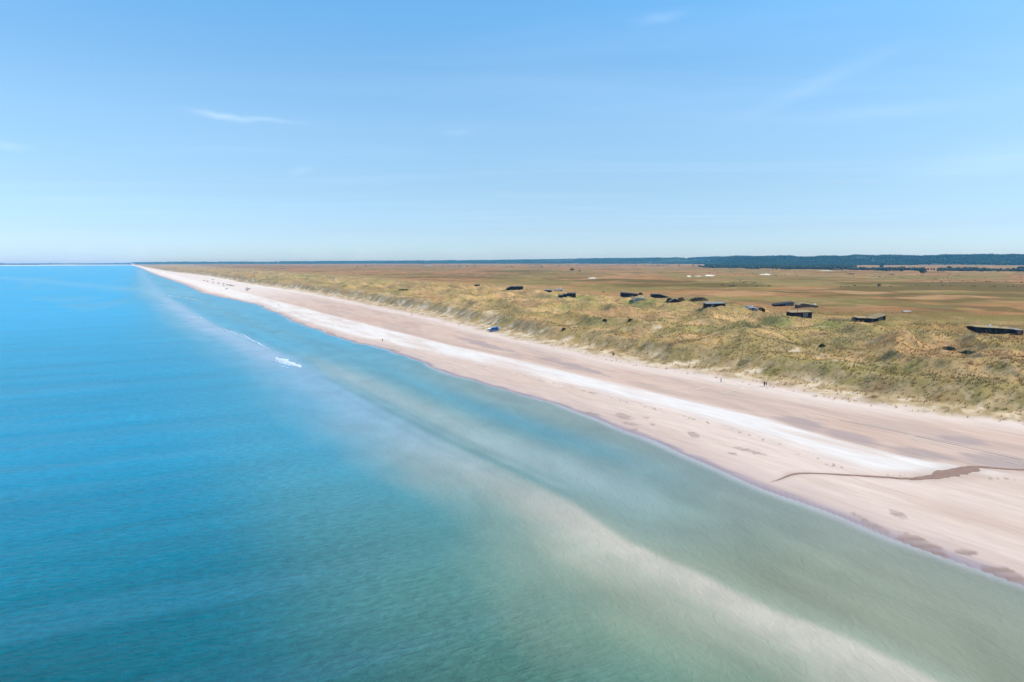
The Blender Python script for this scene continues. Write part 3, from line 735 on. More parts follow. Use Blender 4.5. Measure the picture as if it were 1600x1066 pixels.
# marram grass on the dunes
grass_mat = attr_mat('marram_grass', var=.3, scale=2.0, rough=.9, spec=.1)
def grass():
    N = 210000
    a = (-30 + 72 * rng.random(N)) * D2R
    r = 150 * np.exp(rng.random(N) * math.log(900 / 150))
    X, Y = r * np.sin(a), r * np.cos(a)
    u, v = to_uv(X, Y); t = v - f_foot(u)
    m = (t > -8) & (t < 330); X, Y, r, t = X[m], Y[m], r[m], t[m]
    Z = height(X, Y); c, veg = land_colour(X, Y, Z)
    cl = fbm(X, Y, 4.5, 3, 111)
    m = (rng.random(len(X)) < .65) & (rng.random(len(X)) < np.where(t < 2, .06, np.where(t < 14, .40, veg * (.3 + .9 * sst(.35, .6, cl))))) & (rng.random(len(X)) < 1 - .75 * sst(170, 300, t))
    X, Y, Z, r, c, t = X[m], Y[m], Z[m], r[m], c[m], t[m]
    n = len(X)
    h = (.45 + .55 * rng.random(n)) * (1 - .5 * sst(150, 260, t))
    NB = 8
    V = np.zeros((n, NB * 3, 3))
    for b in range(NB):
        an = rng.random(n) * 6.28; dx, dy = np.cos(an), np.sin(an)
        w = .045 + .05 * rng.random(n); ro = .22 * rng.random(n); out = (.25 + .75 * rng.random(n)) * h * .8
        bx_, by_ = X + dy * ro, Y - dx * ro
        V[:, b * 3] = np.stack([bx_ - dx * w, by_ - dy * w, Z - .08], 1)
        V[:, b * 3 + 1] = np.stack([bx_ + dx * w, by_ + dy * w, Z - .08], 1)
        V[:, b * 3 + 2] = np.stack([bx_ + dy * out, by_ - dx * out, Z + h * (.6 + .5 * rng.random(n))], 1)
    T = np.arange(n * NB * 3).reshape(-1, 3)
    sandy = (c.mean(1) > .38)
    c[sandy] = np.array([.56, .39, .20])
    c = c * (.72 + .55 * rng.random((n, 1)))
    o = mesh_obj('marram_grass', V.reshape(-1, 3), T, grass_mat, col=np.repeat(np.clip(c * 1.15, 0, 1), NB * 3, 0)); tag(o, 'marram grass tussocks covering the dunes', kind='stuff')
    print('grass tufts', n)
grass()

# single shrubs
shrub_mat = attr_mat('shrub_foliage', var=.4, scale=1.2)
stem_mat = plain('woody_stem', (.07, .05, .035), .9)
def clump_mesh(name, rx, ry, rz, n, col, parent, mat=None, size=.5, z0=.0):
    d = rng.normal(size=(n, 3)); d /= np.linalg.norm(d, axis=1)[:, None]
    rad = (.55 + .45 * rng.random(n) ** .6) * (.8 + .35 * fbm(np.arctan2(d[:, 1], d[:, 0]) * 2 + 9, d[:, 2] * 2 + 3, 1, 2, int(rx * 7)))
    P = d * rad[:, None] * (rx, ry, rz); P[:, 2] = np.abs(P[:, 2]) if z0 == 0 else P[:, 2]; P[:, 2] += z0
    V = []; 
    e1 = rng.normal(size=(n, 3)); e1 /= np.linalg.norm(e1, axis=1)[:, None]
    e2 = np.cross(e1, d); e2 /= np.linalg.norm(e2, axis=1)[:, None] + 1e-6
    s = size * (.6 + .8 * rng.random((n, 1)))
    V = np.stack([P + e1 * s, P - e1 * s * .5 + e2 * s, P - e1 * s * .5 - e2 * s], 1).reshape(-1, 3)
    c = np.array(col)[None] * (.55 + .9 * rng.random((n, 1)))
    return mesh_obj(name, V, np.arange(n * 3).reshape(-1, 3), mat or shrub_mat, parent, col=np.repeat(c, 3, 0))
def tube(name, segs, mat, parent, k=6):
    V, Fs = [], []
    for (x, y, z, r) in segs:
        for i in range(k): V.append((x + r * math.cos(6.2832 * i / k), y + r * math.sin(6.2832 * i / k), z))
    for j in range(len(segs) - 1):
        for i in range(k): Fs.append((j * k + i, j * k + (i + 1) % k, (j + 1) * k + (i + 1) % k, (j + 1) * k + i))
    Fs.append(tuple(range(k))[::-1]); Fs.append(tuple(range((len(segs) - 1) * k, len(segs) * k)))
    return mesh_obj(name, V, Fs, mat, parent)
def shrub(px, py, wpx, hpx, label, col=(.055, .055, .035), group='dark shrubs scattered between the summer houses'):
    x, y, z = hit(px, py); D = y
    w = wpx * D / FPX / 2; h = hpx * D / FPX
    e = empty('shrub', (x, y, z - .1)); tag(e, label, 'shrub', group)
    tube('stem', [(0, 0, -.2, .12), (.1, 0, h * .5, .08)], stem_mat, e, 5)
    clump_mesh('foliage', w, min(w, 6) * .8, h, int(220 + 30 * w), col, e, size=max(.35, h * .16))
shrub(1092, 470, 32, 5.5, 'wide dark thicket in the middle of the summer house group')
shrub(1064, 469.5, 12, 5, 'grey brown bush just left of the wide dark thicket', (.10, .075, .05))
shrub(1046, 471, 10, 6, 'small dark bush beside the low gabled roof', (.06, .05, .035))
shrub(1001, 461, 8, 4, 'round dark bush between the two sloping black houses')
shrub(1374, 446, 6, 2.5, 'lone dark bush out on the olive heath, the larger of two', (.045, .04, .025))
shrub(1392, 448, 2.5, 1.2, 'tiny dark bush right of the lone bush on the olive heath', (.045, .04, .025))
shrub(1514, 554, 34, 6, 'dark thicket in the hollow between the nearest dunes', (.06, .07, .04))
shrub(1483, 546, 18, 5, 'dark green thicket above the nearest dune hollow', (.06, .075, .05))
shrub(1285, 541, 10, 3, 'dark tuft bush in the green dune slack', (.07, .09, .035))
shrub(943, 457, 2.5, 1.3, 'tiny dark bush on the reddish heath right of the paired houses')
shrub(985, 501, 8, 3.2, 'dark bush in the green dune hollow left of the centre', (.06, .07, .035))
shrub(945, 502, 8, 4, 'dark bush on the dune slope below the paired houses', (.07, .08, .04))
shrub(630, 453, 16, 1.6, 'long dark scrub patch beside the bright green dune slack', (.07, .09, .04))
shrub(881, 516, 7, 4, 'dark grey bush at the dune edge right of the blue van', (.09, .085, .06))
# lone trees in front of the woods
trunk_mat = plain('tree_bark', (.08, .06, .045), .9)
def tree(px, py, hpx, wpx, label, col=(.04, .06, .03)):
    x, y, z = hit(px, py); D = y; h = hpx * D / FPX; w = wpx * D / FPX / 2
    e = empty('pine_tree', (x, y, z)); tag(e, label, 'tree', 'single trees on the heath')
    tube('trunk', [(0, 0, -.3, h * .045), (.1, 0, h * .4, h * .035), (0, .1, h * .8, h * .015)], trunk_mat, e)
    clump_mesh('crown', w, w, h * .48, 420, col, e, tree_mat, size=h * .09, z0=h * .55)
tree(1441.5, 427.5, 8, 11, 'dark pine standing in the gap of the near wood')
tree(1483, 422, 6, 7, 'dark round tree right of the gap in the near wood')
tree(1377, 418.5, 5, 6, 'tree rising above the near wood left of the pale field')
tree(894, 423, 3.5, 8, 'small dark tree clump alone on the brown plain')
tree(906, 424.5, 1.8, 5, 'low tree just right of the lone clump on the plain')
tree(1330, 429.5, 2.5, 12, 'low spreading tree on the heath before the near wood', (.06, .065, .035))
tree(1393, 430, 2.5, 12, 'greyish low tree on the pale heath left of the dark pine', (.08, .08, .05))

# ------------------------------------------------------------------ summer houses
black_wood = plain('black_stained_boards', (.010, .010, .011), .8, 0, .2, .3)
brown_wood = plain('dark_red_boards', (.10, .035, .025), .8, 0, .2, .2)
pale_wood = plain('weathered_grey_boards', (.30, .29, .27), .85, 0, .2, .2)
pinkish = plain('pale_pink_boards', (.62, .50, .42), .8)
heather_wall = plain('heather_bank', (.12, .09, .06), .95, 0, .1, .3, 2)
turf = plain('turf_roof', (.38, .27, .14), .95, 0, .1, .3, 1.5)
felt = plain('black_roofing_felt', (.04, .038, .036), .8, 0, .3, .25, 1.0)
grey_felt = plain('grey_roofing_felt', (.27, .25, .225), .85, 0, .3, .2, 1.0)
red_felt = plain('red_brown_roof', (.30, .14, .08), .9, 0, .2, .2, 1.0)
ochre = plain('ochre_reed_roof', (.36, .25, .11), .95, 0, .1, .25, 2.0)
white_paint = plain('white_paint', (.80, .79, .76), .6, 0, .4, .05)
brick_mat = plain('chimney_brick', (.40, .26, .19), .9, 0, .2, .2, 8)
frame_mat = plain('window_frame_paint', (.55, .56, .56), .6, 0, .4, .05)
glass_mat, _, _, gp = nodes('window_glass'); gp.inputs['Base Color'].default_value = (.05, .07, .08, 1); gp.inputs['Roughness'].default_value = .05; gp.inputs['Specular IOR Level'].default_value = 1.0
dark_glass, _, _, gp = nodes('dark_window_glass'); gp.inputs['Base Color'].default_value = (.012, .014, .018, 1); gp.inputs['Roughness'].default_value = .12

BOXF = [(0, 3, 2, 1), (4, 5, 6, 7), (0, 1, 5, 4), (1, 2, 6, 5), (2, 3, 7, 6), (3, 0, 4, 7)]
def boxv(x0, x1, y0, y1, z0, z1): return [(x0, y0, z0), (x1, y0, z0), (x1, y1, z0), (x0, y1, z0), (x0, y0, z1), (x1, y0, z1), (x1, y1, z1), (x0, y1, z1)]
def box(name, x0, x1, y0, y1, z0, z1, mat, parent): return mesh_obj(name, boxv(x0, x1, y0, y1, z0, z1), BOXF, mat, parent)
def multi_box(name, L, mat, parent):
    V, Fs = [], []
    for b in L:
        k = len(V); V += boxv(*b); Fs += [tuple(i + k for i in f) for f in BOXF]
    return mesh_obj(name, V, Fs, mat, parent)
def prism(name, prof, y0, y1, mat, parent):
    """polygon in x-z run back from y0 to y1"""
    n = len(prof); V = [(x, y0, z) for x, z in prof] + [(x, y1, z) for x, z in prof]
    Fs = [tuple(range(n)), tuple(range(n, 2 * n))[::-1]] + [(i, (i + 1) % n, n + (i + 1) % n, n + i)[::-1] for i in range(n)]
    return mesh_obj(name, V, Fs, mat, parent)
def add_window(parent, x, z0, w, h, y, glass=None, name='window'):
    f = .09
    fr = multi_box(name, [(x, x + w, y - .07, y + .02, z0, z0 + f), (x, x + w, y - .07, y + .02, z0 + h - f, z0 + h), (x, x + f, y - .07, y + .02, z0 + f, z0 + h - f), (x + w - f, x + w, y - .07, y + .02, z0 + f, z0 + h - f)], frame_mat if glass is None else black_wood, parent)
    box('pane', x + f, x + w - f, y - .035, y - .02, z0 + f, z0 + h - f, glass or glass_mat, fr)
    return fr
HOUSES = 'black timber summer houses among the dunes'
def house(name, label, top, yb, wall=black_wood, roof=turf, depth=7.5, yaw=0.0, chim=(), wins=(), doors=(), end_wall=None, rt=.25, over=.4, rise=.6):
    """top: roof edge as image points left to right; yb: image row of its foot"""
    xs = [p[0] for p in top]; xc = (xs[0] + xs[-1]) / 2
    X, Y, Z = hit(xc, yb)
    k = Y / FPX
    P = [((x - xc) * k, (yb - y) * k) for x, y in top]
    zmin = -2.5
    e = empty(name, (X, Y, Z), yaw); tag(e, label, 'house', HOUSES)
    prism('wall', [(P[0][0], zmin), (P[-1][0], zmin)] + P[::-1], 0, depth, wall, e)
    # roof slab along the top edge
    up = [(x - (over if i == 0 else -over if i == len(P) - 1 else 0), z + .02) for i, (x, z) in enumerate(P)]
    rf = prism('roof', up + [(x, z + rt) for x, z in up[::-1]], -over, depth + over, roof, e)
    nn = len(rf.data.vertices) // 2
    for i_ in range(nn, 2 * nn): rf.data.vertices[i_].co.z += rise
    prism('fascia', [(x, z - .10) for x, z in up] + [(x, z + rt - .06) for x, z in up[::-1]], -over - .07, -over - .004, wall if wall is not pale_wood else white_paint, e)
    def ztop(x): return np.interp(x, [p[0] for p in P], [p[1] for p in P])
    for w_ in wins:
        x0, z0, w, h = ((w_[0] - xc) * k, w_[1], w_[2] * k, w_[3])
        add_window(e, x0, z0, w, h, -.004, None if len(w_) < 5 else w_[4])
    for d in doors:
        x0 = (d - xc) * k
        dr = box('door', x0, x0 + .95, -.05, -.004, .05, 2.1, brown_wood, e); box('handle', x0 + .8, x0 + .88, -.09, -.052, 1.0, 1.12, frame_mat, dr)
    for c_ in chim:
        x0 = (c_[0] - xc) * k; zt = ztop(x0) + rt + rise * .45
        ww = c_[1] * k / 2; hh = c_[2] * k
        ch = box('chimney', x0 - ww, x0 + ww, depth * .45, depth * .45 + 2 * ww, zt - .4, zt + hh, c_[3], rf)
    if end_wall:
        x0 = P[-1][0]; box('gable_panel', x0 + .004, x0 + .06, .3, depth - .3, .1, ztop(x0) - .1, end_wall, e)
    return e
H = house
H('summer_house', 'long flat black house at the right edge with a pale chimney', [(1525, 511.5), (1560, 513.5), (1586, 515.5)], 522, roof=turf, chim=[(1554, 2.2, 3.5, white_paint), (1571, 2.2, 1.6, brick_mat)], wins=[(1531, .7, 4, 1.7, dark_glass), (1543, .7, 6, 1.7, dark_glass), (1553, .7, 5, 1.7, dark_glass), (1568, .7, 6, 1.7, dark_glass)], doors=[1539])
H('summer_house', 'small dark red annex joined to the long black house at the right edge', [(1588, 516.2), (1598.5, 517)], 523.5, wall=brown_wood, roof=grey_felt, wins=[(1591, .6, 3.5, 1.3)], depth=5)
H('summer_house', 'black angled house with one wing running up the mound', [(1341.5, 497.5), (1367, 498.5), (1383.5, 493)], 503.5, roof=turf, chim=[(1359, 1.2, 3.5, brick_mat)], wins=[(1345, .8, 6, 1.6, dark_glass), (1353, .8, 6, 1.6, dark_glass), (1373, 1.4, 5, 1.2)], doors=[1362])
H('summer_house', 'black flat roofed house with two lit windows near its right end', [(1236.5, 489), (1268.5, 488.3)], 495.8, roof=turf, chim=[(1250, 1.2, 3, brick_mat)], wins=[(1255, .5, 3, 2.0), (1259, .5, 3, 2.0), (1242, .8, 5, 1.4, dark_glass)], doors=[1248.5], end_wall=pale_wood)  # pale right end panel paints in the sunlit side
H('summer_house', 'black house rising to the right with a row of pale windows', [(1211, 476.8), (1240, 473.3)], 478.6, roof=felt, wins=[(1227, .4, 2, 1.5), (1230.3, .4, 2, 1.6), (1233.6, .4, 2, 1.7), (1236.9, .4, 2, 1.8)], doors=[1223], over=.3)
H('summer_house', 'low brown roofed house half sunk in heather with a white end chimney', [(1248, 477.5), (1254, 474.4), (1262, 475.6), (1278, 478.6)], 480.5, wall=heather_wall, roof=turf, chim=[(1276.5, 3, 2.2, white_paint)], wins=[(1266, .3, 3, .8)], doors=[])
H('summer_house', 'pale grey cabin with a white gable left of the black houses', [(1167.5, 483.5), (1171, 480.5), (1180, 480.8), (1184, 483)], 486, wall=pale_wood, roof=grey_felt, chim=[(1178.5, 1.6, 1.8, white_paint)], wins=[(1170, .5, 3, 1.2), (1177, .4, 3, 1.4)], doors=[1175])
H('summer_house', 'red brown roofed cabin touching the pale grey cabin', [(1184.8, 482.5), (1189, 480.9), (1195.5, 484)], 486.3, wall=black_wood, roof=red_felt, wins=[(1187, .4, 3, 1.2)], doors=[])
H('summer_house', 'black house under a pale grey roof in front of the wide thicket', [(1104.5, 475.3), (1133.5, 474.6)], 480, roof=grey_felt, depth=9, wins=[(1112, .6, 3, 1.3), (1108, .6, 3, 1.3, dark_glass), (1120, .6, 5, 1.3, dark_glass)], doors=[1127])
H('summer_house', 'low dark fronted house under a tan gable beside the thicket', [(1046, 471.8), (1054, 467), (1066, 471.8)], 473, roof=turf, wins=[(1052, .3, 5, .9, dark_glass)], doors=[])
H('summer_house', 'black house sloping down to the right with a red brown end', [(1018.5, 460.8), (1032, 461), (1045, 465)], 466, roof=felt, wins=[(1024, .5, 3, 1.1, dark_glass)], doors=[1030], end_wall=brown_wood)
H('summer_house', 'ochre roofed grey cottage with a small white chimney', [(989.5, 468.5), (995, 465.2), (1005, 466), (1008, 468.5)], 470.5, wall=pale_wood, roof=ochre, chim=[(1005.5, 1.6, 2, white_paint)], wins=[(993, .3, 3, .8)], doors=[])
H('summer_house', 'leftmost sloping black house of the central group', [(971, 458.3), (984, 459.2), (996.5, 460.6)], 464, roof=felt, wins=[(976, .5, 3, 1.3, dark_glass), (986, .5, 3, 1.1)], doors=[982])
H('summer_house', 'wide black house with a white chimney, right one of the pair', [(881, 461.2), (890, 459.4), (899.5, 459.8)], 463.6, roof=felt, chim=[(884.5, 2, 1.6, white_paint)], wins=[(887, .5, 4, 1.2, dark_glass), (893, .5, 3, 1.2, dark_glass)], doors=[])
H('summer_house', 'small black outbuilding touching the wide black house', [(873, 462.4), (880, 462.2)], 465, roof=felt, depth=4, wins=[(874.5, .4, 3, 1, dark_glass)])
H('summer_house', 'small black house with a pale roof, left one of the pair', [(850.5, 453.8), (862, 453.9)], 456.4, roof=grey_felt, depth=9, wins=[(853, .4, 3, 1, dark_glass)])
H('summer_house', 'white chimneyed house mostly hidden behind the paired black houses', [(868, 452.8), (879, 452.8)], 454.5, wall=pale_wood, roof=grey_felt, chim=[(876, 1.6, 2.2, white_paint), (870, 1.2, 1.5, white_paint)])
H('summer_house', 'wide dark grey turf edged house alone on the dune ridge', [(791.5, 452.3), (798, 448.9), (817, 448.8)], 453.5, roof=felt, depth=11, wins=[(795, .5, 4, 1.3, dark_glass), (803, .5, 4, 1.3, dark_glass)], doors=[800], chim=[(804.5, .8, 1.2, white_paint)])
H('summer_house', 'smallest dark hut with a pale end, farthest left of the houses', [(741.5, 445), (750, 444.8)], 447, roof=turf, depth=5, wins=[(743, .3, 3, 1, dark_glass)], end_wall=white_paint)
H('summer_house', 'pale pinkish hut peeping over the mound right of the angled house', [(1413, 487.3), (1423.5, 486.8)], 488.4, wall=pinkish, roof=pinkish, depth=3, rise=.2, rt=.15, chim=[(1411.8, 1.2, 1.2, brick_mat)])

# little white farm buildings far behind and a white beacon on the dunes
def far_house(px, py, w, h, label):
    X, Y, Z = hit(px, py); k = Y / FPX
    e = empty('farmhouse', (X, Y, Z)); tag(e, label, 'farmhouse', 'white farm buildings before the far forest')
    W, Hh = w * k, h * k
    box('wall', -W / 2, W / 2, 0, 8, -2, Hh * .6, white_paint, e)
    V = [(-W / 2 - .4, -.4, Hh * .6), (W / 2 + .4, -.4, Hh * .6), (W / 2 + .4, 8.4, Hh * .6), (-W / 2 - .4, 8.4, Hh * .6), (-W / 2, 4, Hh), (W / 2, 4, Hh)]
    mesh_obj('roof', V, [(0, 1, 5, 4), (2, 3, 4, 5), (0, 4, 3), (1, 2, 5), (0, 3, 2, 1)], grey_felt, e)
    for i in range(3): add_window(e, -W / 2 + W * (.15 + .28 * i), Hh * .2, W * .12, Hh * .25, -.004)
far_house(665.5, 411, 4, 1.6, 'white farmhouse, upper of the two tiny ones at the far forest')
far_house(668, 415.5, 8, 1.2, 'long white barn, lower of the two tiny ones at the far forest')
far_house(1190.5, 414, 2, 1.6, 'tiny white house inside the right hand forest')
def beacon(px, py, hpx, wpx, label):
    X, Y, Z = hit(px, py); k = Y / FPX
    e = empty('beacon', (X, Y, Z)); tag(e, label, 'beacon')
    h, w = hpx * k, wpx * k
    tube('mast', [(0, 0, -1, w * .5), (0, 0, h * .8, w * .3)], white_paint, e, 8)
    tube('cap', [(0, 0, h * .8, w * .55), (0, 0, h * .9, w * .5), (0, 0, h, w * .1)], white_paint, e, 8)
beacon(524.8, 440.5, 5.5, 1.0, 'slim white sea mark standing on the dunes')
beacon(395, 439, 3.2, 1.6, 'stout white marker on the dune edge above the parked cars')
beacon(529.8, 442.8, 1.6, 1.4, 'short white marker just right of the slim sea mark')

# ------------------------------------------------------------------ vehicles
rubber = plain('tyre_rubber', (.02, .02, .02), .9); rim_m = plain('alloy', (.4, .4, .42), .4, .8)
lamp_m = plain('headlight_glass', (.7, .72, .75), .2, 0, .8); red_lamp = plain('tail_light', (.35, .02, .02), .3)
trim_m = plain('black_trim', (.02, .02, .022), .6)
def disc(name, x, y, z, r, w, mat, parent, k=14):
    V = [(x + r * math.cos(6.2832 * i / k), y - w / 2, z + r * math.sin(6.2832 * i / k)) for i in range(k)] + [(x + r * math.cos(6.2832 * i / k), y + w / 2, z + r * math.sin(6.2832 * i / k)) for i in range(k)]
    Fs = [tuple(range(k))[::-1], tuple(range(k, 2 * k))] + [(i, (i + 1) % k, k + (i + 1) % k, k + i) for i in range(k)]
    return mesh_obj(name, V, Fs, mat, parent)
def vehicle(name, paint, L, W, Hh, kind='car'):
    e = empty(name)
    b = Hh * .52 if kind == 'car' else Hh * .5
    if kind == 'car':
        low = [(-L / 2, .35), (L / 2, .35), (L / 2 + .03, b * .8), (L / 2 - .1, b), (L * .28, b + .04), (-L * .26, b + .06), (-L / 2 + .1, b * .9), (-L / 2 - .02, b * .7)]
        cab = [(-L * .29, b), (L * .36, b), (L * .27, Hh - .06), (L * .1, Hh), (-L * .08, Hh - .02), (-L * .15, Hh - .08)]
    else:
        low = [(-L / 2, .38), (L / 2, .38), (L / 2, b), (L / 2 - .05, b + .02), (-L * .36, b + .02), (-L / 2 + .12, b * .86), (-L / 2 - .02, b * .7)]
        cab = [(-L * .38, b), (L / 2 - .04, b), (L / 2 - .1, Hh - .08), (L / 2 - .25, Hh), (-L * .2, Hh), (-L * .26, Hh - .1)]
    def shell(nm, prof, yin, mat, top=None):
        n = len(prof); zs = [p[1] for p in prof]; z0, z1 = min(zs), max(zs)
        def yw(z): return W / 2 - (yin * (z - z0) / (z1 - z0))
        V = [(x, -yw(z), z) for x, z in prof] + [(x, yw(z), z) for x, z in prof]
        Fs = [tuple(range(n)), tuple(range(n, 2 * n))[::-1]] + [(i, (i + 1) % n, n + (i + 1) % n, n + i)[::-1] for i in range(n)]
        return mesh_obj(nm, V, Fs, mat, e)
    body = shell('body', low, .04, paint); md = body.modifiers.new('b', 'BEVEL'); md.width = .06; md.segments = 2; md.limit_method = 'ANGLE'
    cb = shell('cabin', cab, .2 if kind == 'car' else .14, paint); md = cb.modifiers.new('b', 'BEVEL'); md.width = .06; md.segments = 2; md.limit_method = 'ANGLE'
    # glass set proud of the cabin
    zt, zb = Hh - .22, b + .08
    yi = lambda z: W / 2 - (.2 if kind == 'car' else .14) * (z - b) / (Hh - b) + .006
    spans = [(-.15, .04), (.06, .24)] if kind == 'car' else [(-.30, -.16), (-.13, .10), (.13, .40)]
    for s in (-1, 1):
        for a0, a1 in spans:
            V = [(a0 * L - .12, s * yi(zb), zb), (a1 * L, s * yi(zb), zb), (a1 * L - .05, s * yi(zt), zt), (a0 * L + .12, s * yi(zt), zt)]
            V += [(x, y + s * .012, z) for x, y, z in V]
            mesh_obj('side_window', V, BOXF, dark_glass, e)
    fx = (cab[0], cab[5]); (xa, za), (xb, zbb) = fx
    V = []
    for f_ in (.12, .9):
        x = xa + (xb - xa) * f_; z = za + (zbb - za) * f_
        V += [(x - .03, -W / 2 + .26, z), (x - .03, W / 2 - .26, z)]
    V = [V[0], V[1], V[3], V[2]]; V += [(x - .015, y, z + .01) for x, y, z in V]
    mesh_obj('windscreen', V, BOXF, dark_glass, e)
    for s in (-1, 1):
        box('headlight', -L / 2 - .05, -L / 2 + .06, s * (W / 2 - .3) - .16, s * (W / 2 - .3) + .16, .62, .8, lamp_m, e)
        box('tail_light', L / 2 - .04, L / 2 + .05, s * (W / 2 - .16) - .1, s * (W / 2 - .16) + .1, .75, 1.0, red_lamp, e)
        for wx in (-.31, .30):
            t_ = disc('wheel', wx * L, s * (W / 2 - .1), .34, .34, .24, rubber, e); disc('rim', wx * L, s * (W / 2 + .022), .34, .2, .012, rim_m, t_)
    multi_box('bumper', [(-L / 2 - .08, -L / 2 + .02, -W / 2 + .05, W / 2 - .05, .36, .55), (L / 2 - .02, L / 2 + .08, -W / 2 + .05, W / 2 - .05, .36, .55)], trim_m, e)
    return e
blue_paint = plain('blue_car_paint', (.015, .16, .50), .35, 0, .5, .05)
van = vehicle('van', blue_paint, 5.9, 2.05, 2.35, 'van')
vx, vy, vz = hit(772.5, 517.8); van.location = (vx, vy, vz + .02); van.rotation_euler = (0, 0, math.radians(-6))
def settle(o, half, hw):
    c_, s_ = math.cos(o.rotation_euler.z), math.sin(o.rotation_euler.z); x_, y_ = o.location.x, o.location.y
    hh = lambda a_, b_: float(height(np.array([x_ + a_ * c_ - b_ * s_]), np.array([y_ + a_ * s_ + b_ * c_]))[0])
    hb, hf, hr, hl = hh(-half, 0), hh(half, 0), hh(0, -hw), hh(0, hw)
    o.rotation_euler.y = -math.atan2(hf - hb, 2 * half); o.rotation_euler.x = math.atan2(hl - hr, 2 * hw)
    o.location.z = (hb + hf + hr + hl) / 4 + .01
settle(van, 1.8, .9)
box('roof_box', -1.2, 1.6, -.6, .6, 2.36, 2.62, plain('pale_blue_cover', (.30, .55, .72), .6), van)
tag(van, 'bright blue van parked on the sand below the dunes', 'van')
# white shelter beside the van
tent_m = plain('white_canvas', (.82, .80, .80), .8, 0, .2, .04)
tx, ty, tz = hit(764, 516.8)
e = empty('beach_shelter', (tx, ty, tz), .2); tag(e, 'small white canvas shelter beside the blue van', 'shelter')
mesh_obj('canopy', [(-1.1, -.9, .02), (1.1, -.9, .02), (1.1, .9, .02), (-1.1, .9, .02), (-.8, .5, 1.55), (.8, .5, 1.55), (-.9, -.5, 1.1), (.9, -.5, 1.1)], [(3, 2, 5, 4), (4, 5, 7, 6), (0, 3, 4, 6), (2, 1, 7, 5)], tent_m, e).modifiers.new('s', 'SOLIDIFY').thickness = .04
for sx_ in (-1, 1): tube('pole', [(sx_ * .88, -.56, 0, .03), (sx_ * .88, -.52, 1.1, .03)], frame_mat, e, 6)

CARCOLS = {'dark grey': (.05, .05, .06), 'black': (.02, .02, .025), 'grey blue': (.10, .13, .18), 'silver': (.5, .5, .52), 'white': (.75, .75, .76), 'dark blue': (.03, .05, .12)}
cmats = {k_: plain('car_paint_' + k_.replace(' ', '_'), v_, .35, 0, .5, .04) for k_, v_ in CARCOLS.items()}
protos = {}
CARS = [(319.3, 438.9, 'black', 20, 'black car, farthest along the beach of the row'), (324.3, 440.0, 'dark grey', 0, 'dark grey car, second from the far end of the row'),
        (332.8, 437.6, 'dark grey', 15, 'dark grey car nearest the dunes behind the row'), (332.8, 442.6, 'silver', 0, 'silver car on the seaward side near the far end'),
        (341.3, 443.2, 'black', 30, 'black car in the middle of the row'), (349.4, 444.4, 'black', 80, 'dark upright car at the centre of the parked cars'),
        (355.2, 445.9, 'dark grey', 10, 'dark grey car left of the touching pair'), (359.2, 446.4, 'dark grey', 0, 'dark grey car, left one of the touching pair'), (361.8, 446.6, 'black', 0, 'black car, right one of the touching pair'),
        (365.2, 447.4, 'silver', 25, 'silver car at the near end of the row'), (354.3, 452.0, 'silver', 0, 'silver car standing nearest the water'), (349.7, 447.2, 'white', 0, 'white car just seaward of the dark upright car'),
        (385.6, 451.2, 'dark blue', 20, 'dark blue car behind, in the cluster nearest the camera'), (389.2, 452.3, 'dark blue', 20, 'dark blue car at the right of the nearest cluster'), (385.8, 454.2, 'grey blue', 5, 'grey blue car in front in the nearest cluster')]
for i, (px, py, cn, yaw, lab) in enumerate(CARS):
    if cn not in protos:
        o = vehicle('parked_car', cmats[cn], 4.6, 1.85, 1.6); protos[cn] = o
    else: o = copy_tree(protos[cn])
    x, y, z = hit(px, py); o.location = (x, y, z + .02); o.rotation_euler = (0, 0, math.radians(yaw))
    tag(o, lab + ' on the far beach' if len(lab.split()) < 12 else lab, 'car', 'cars parked far along the beach')

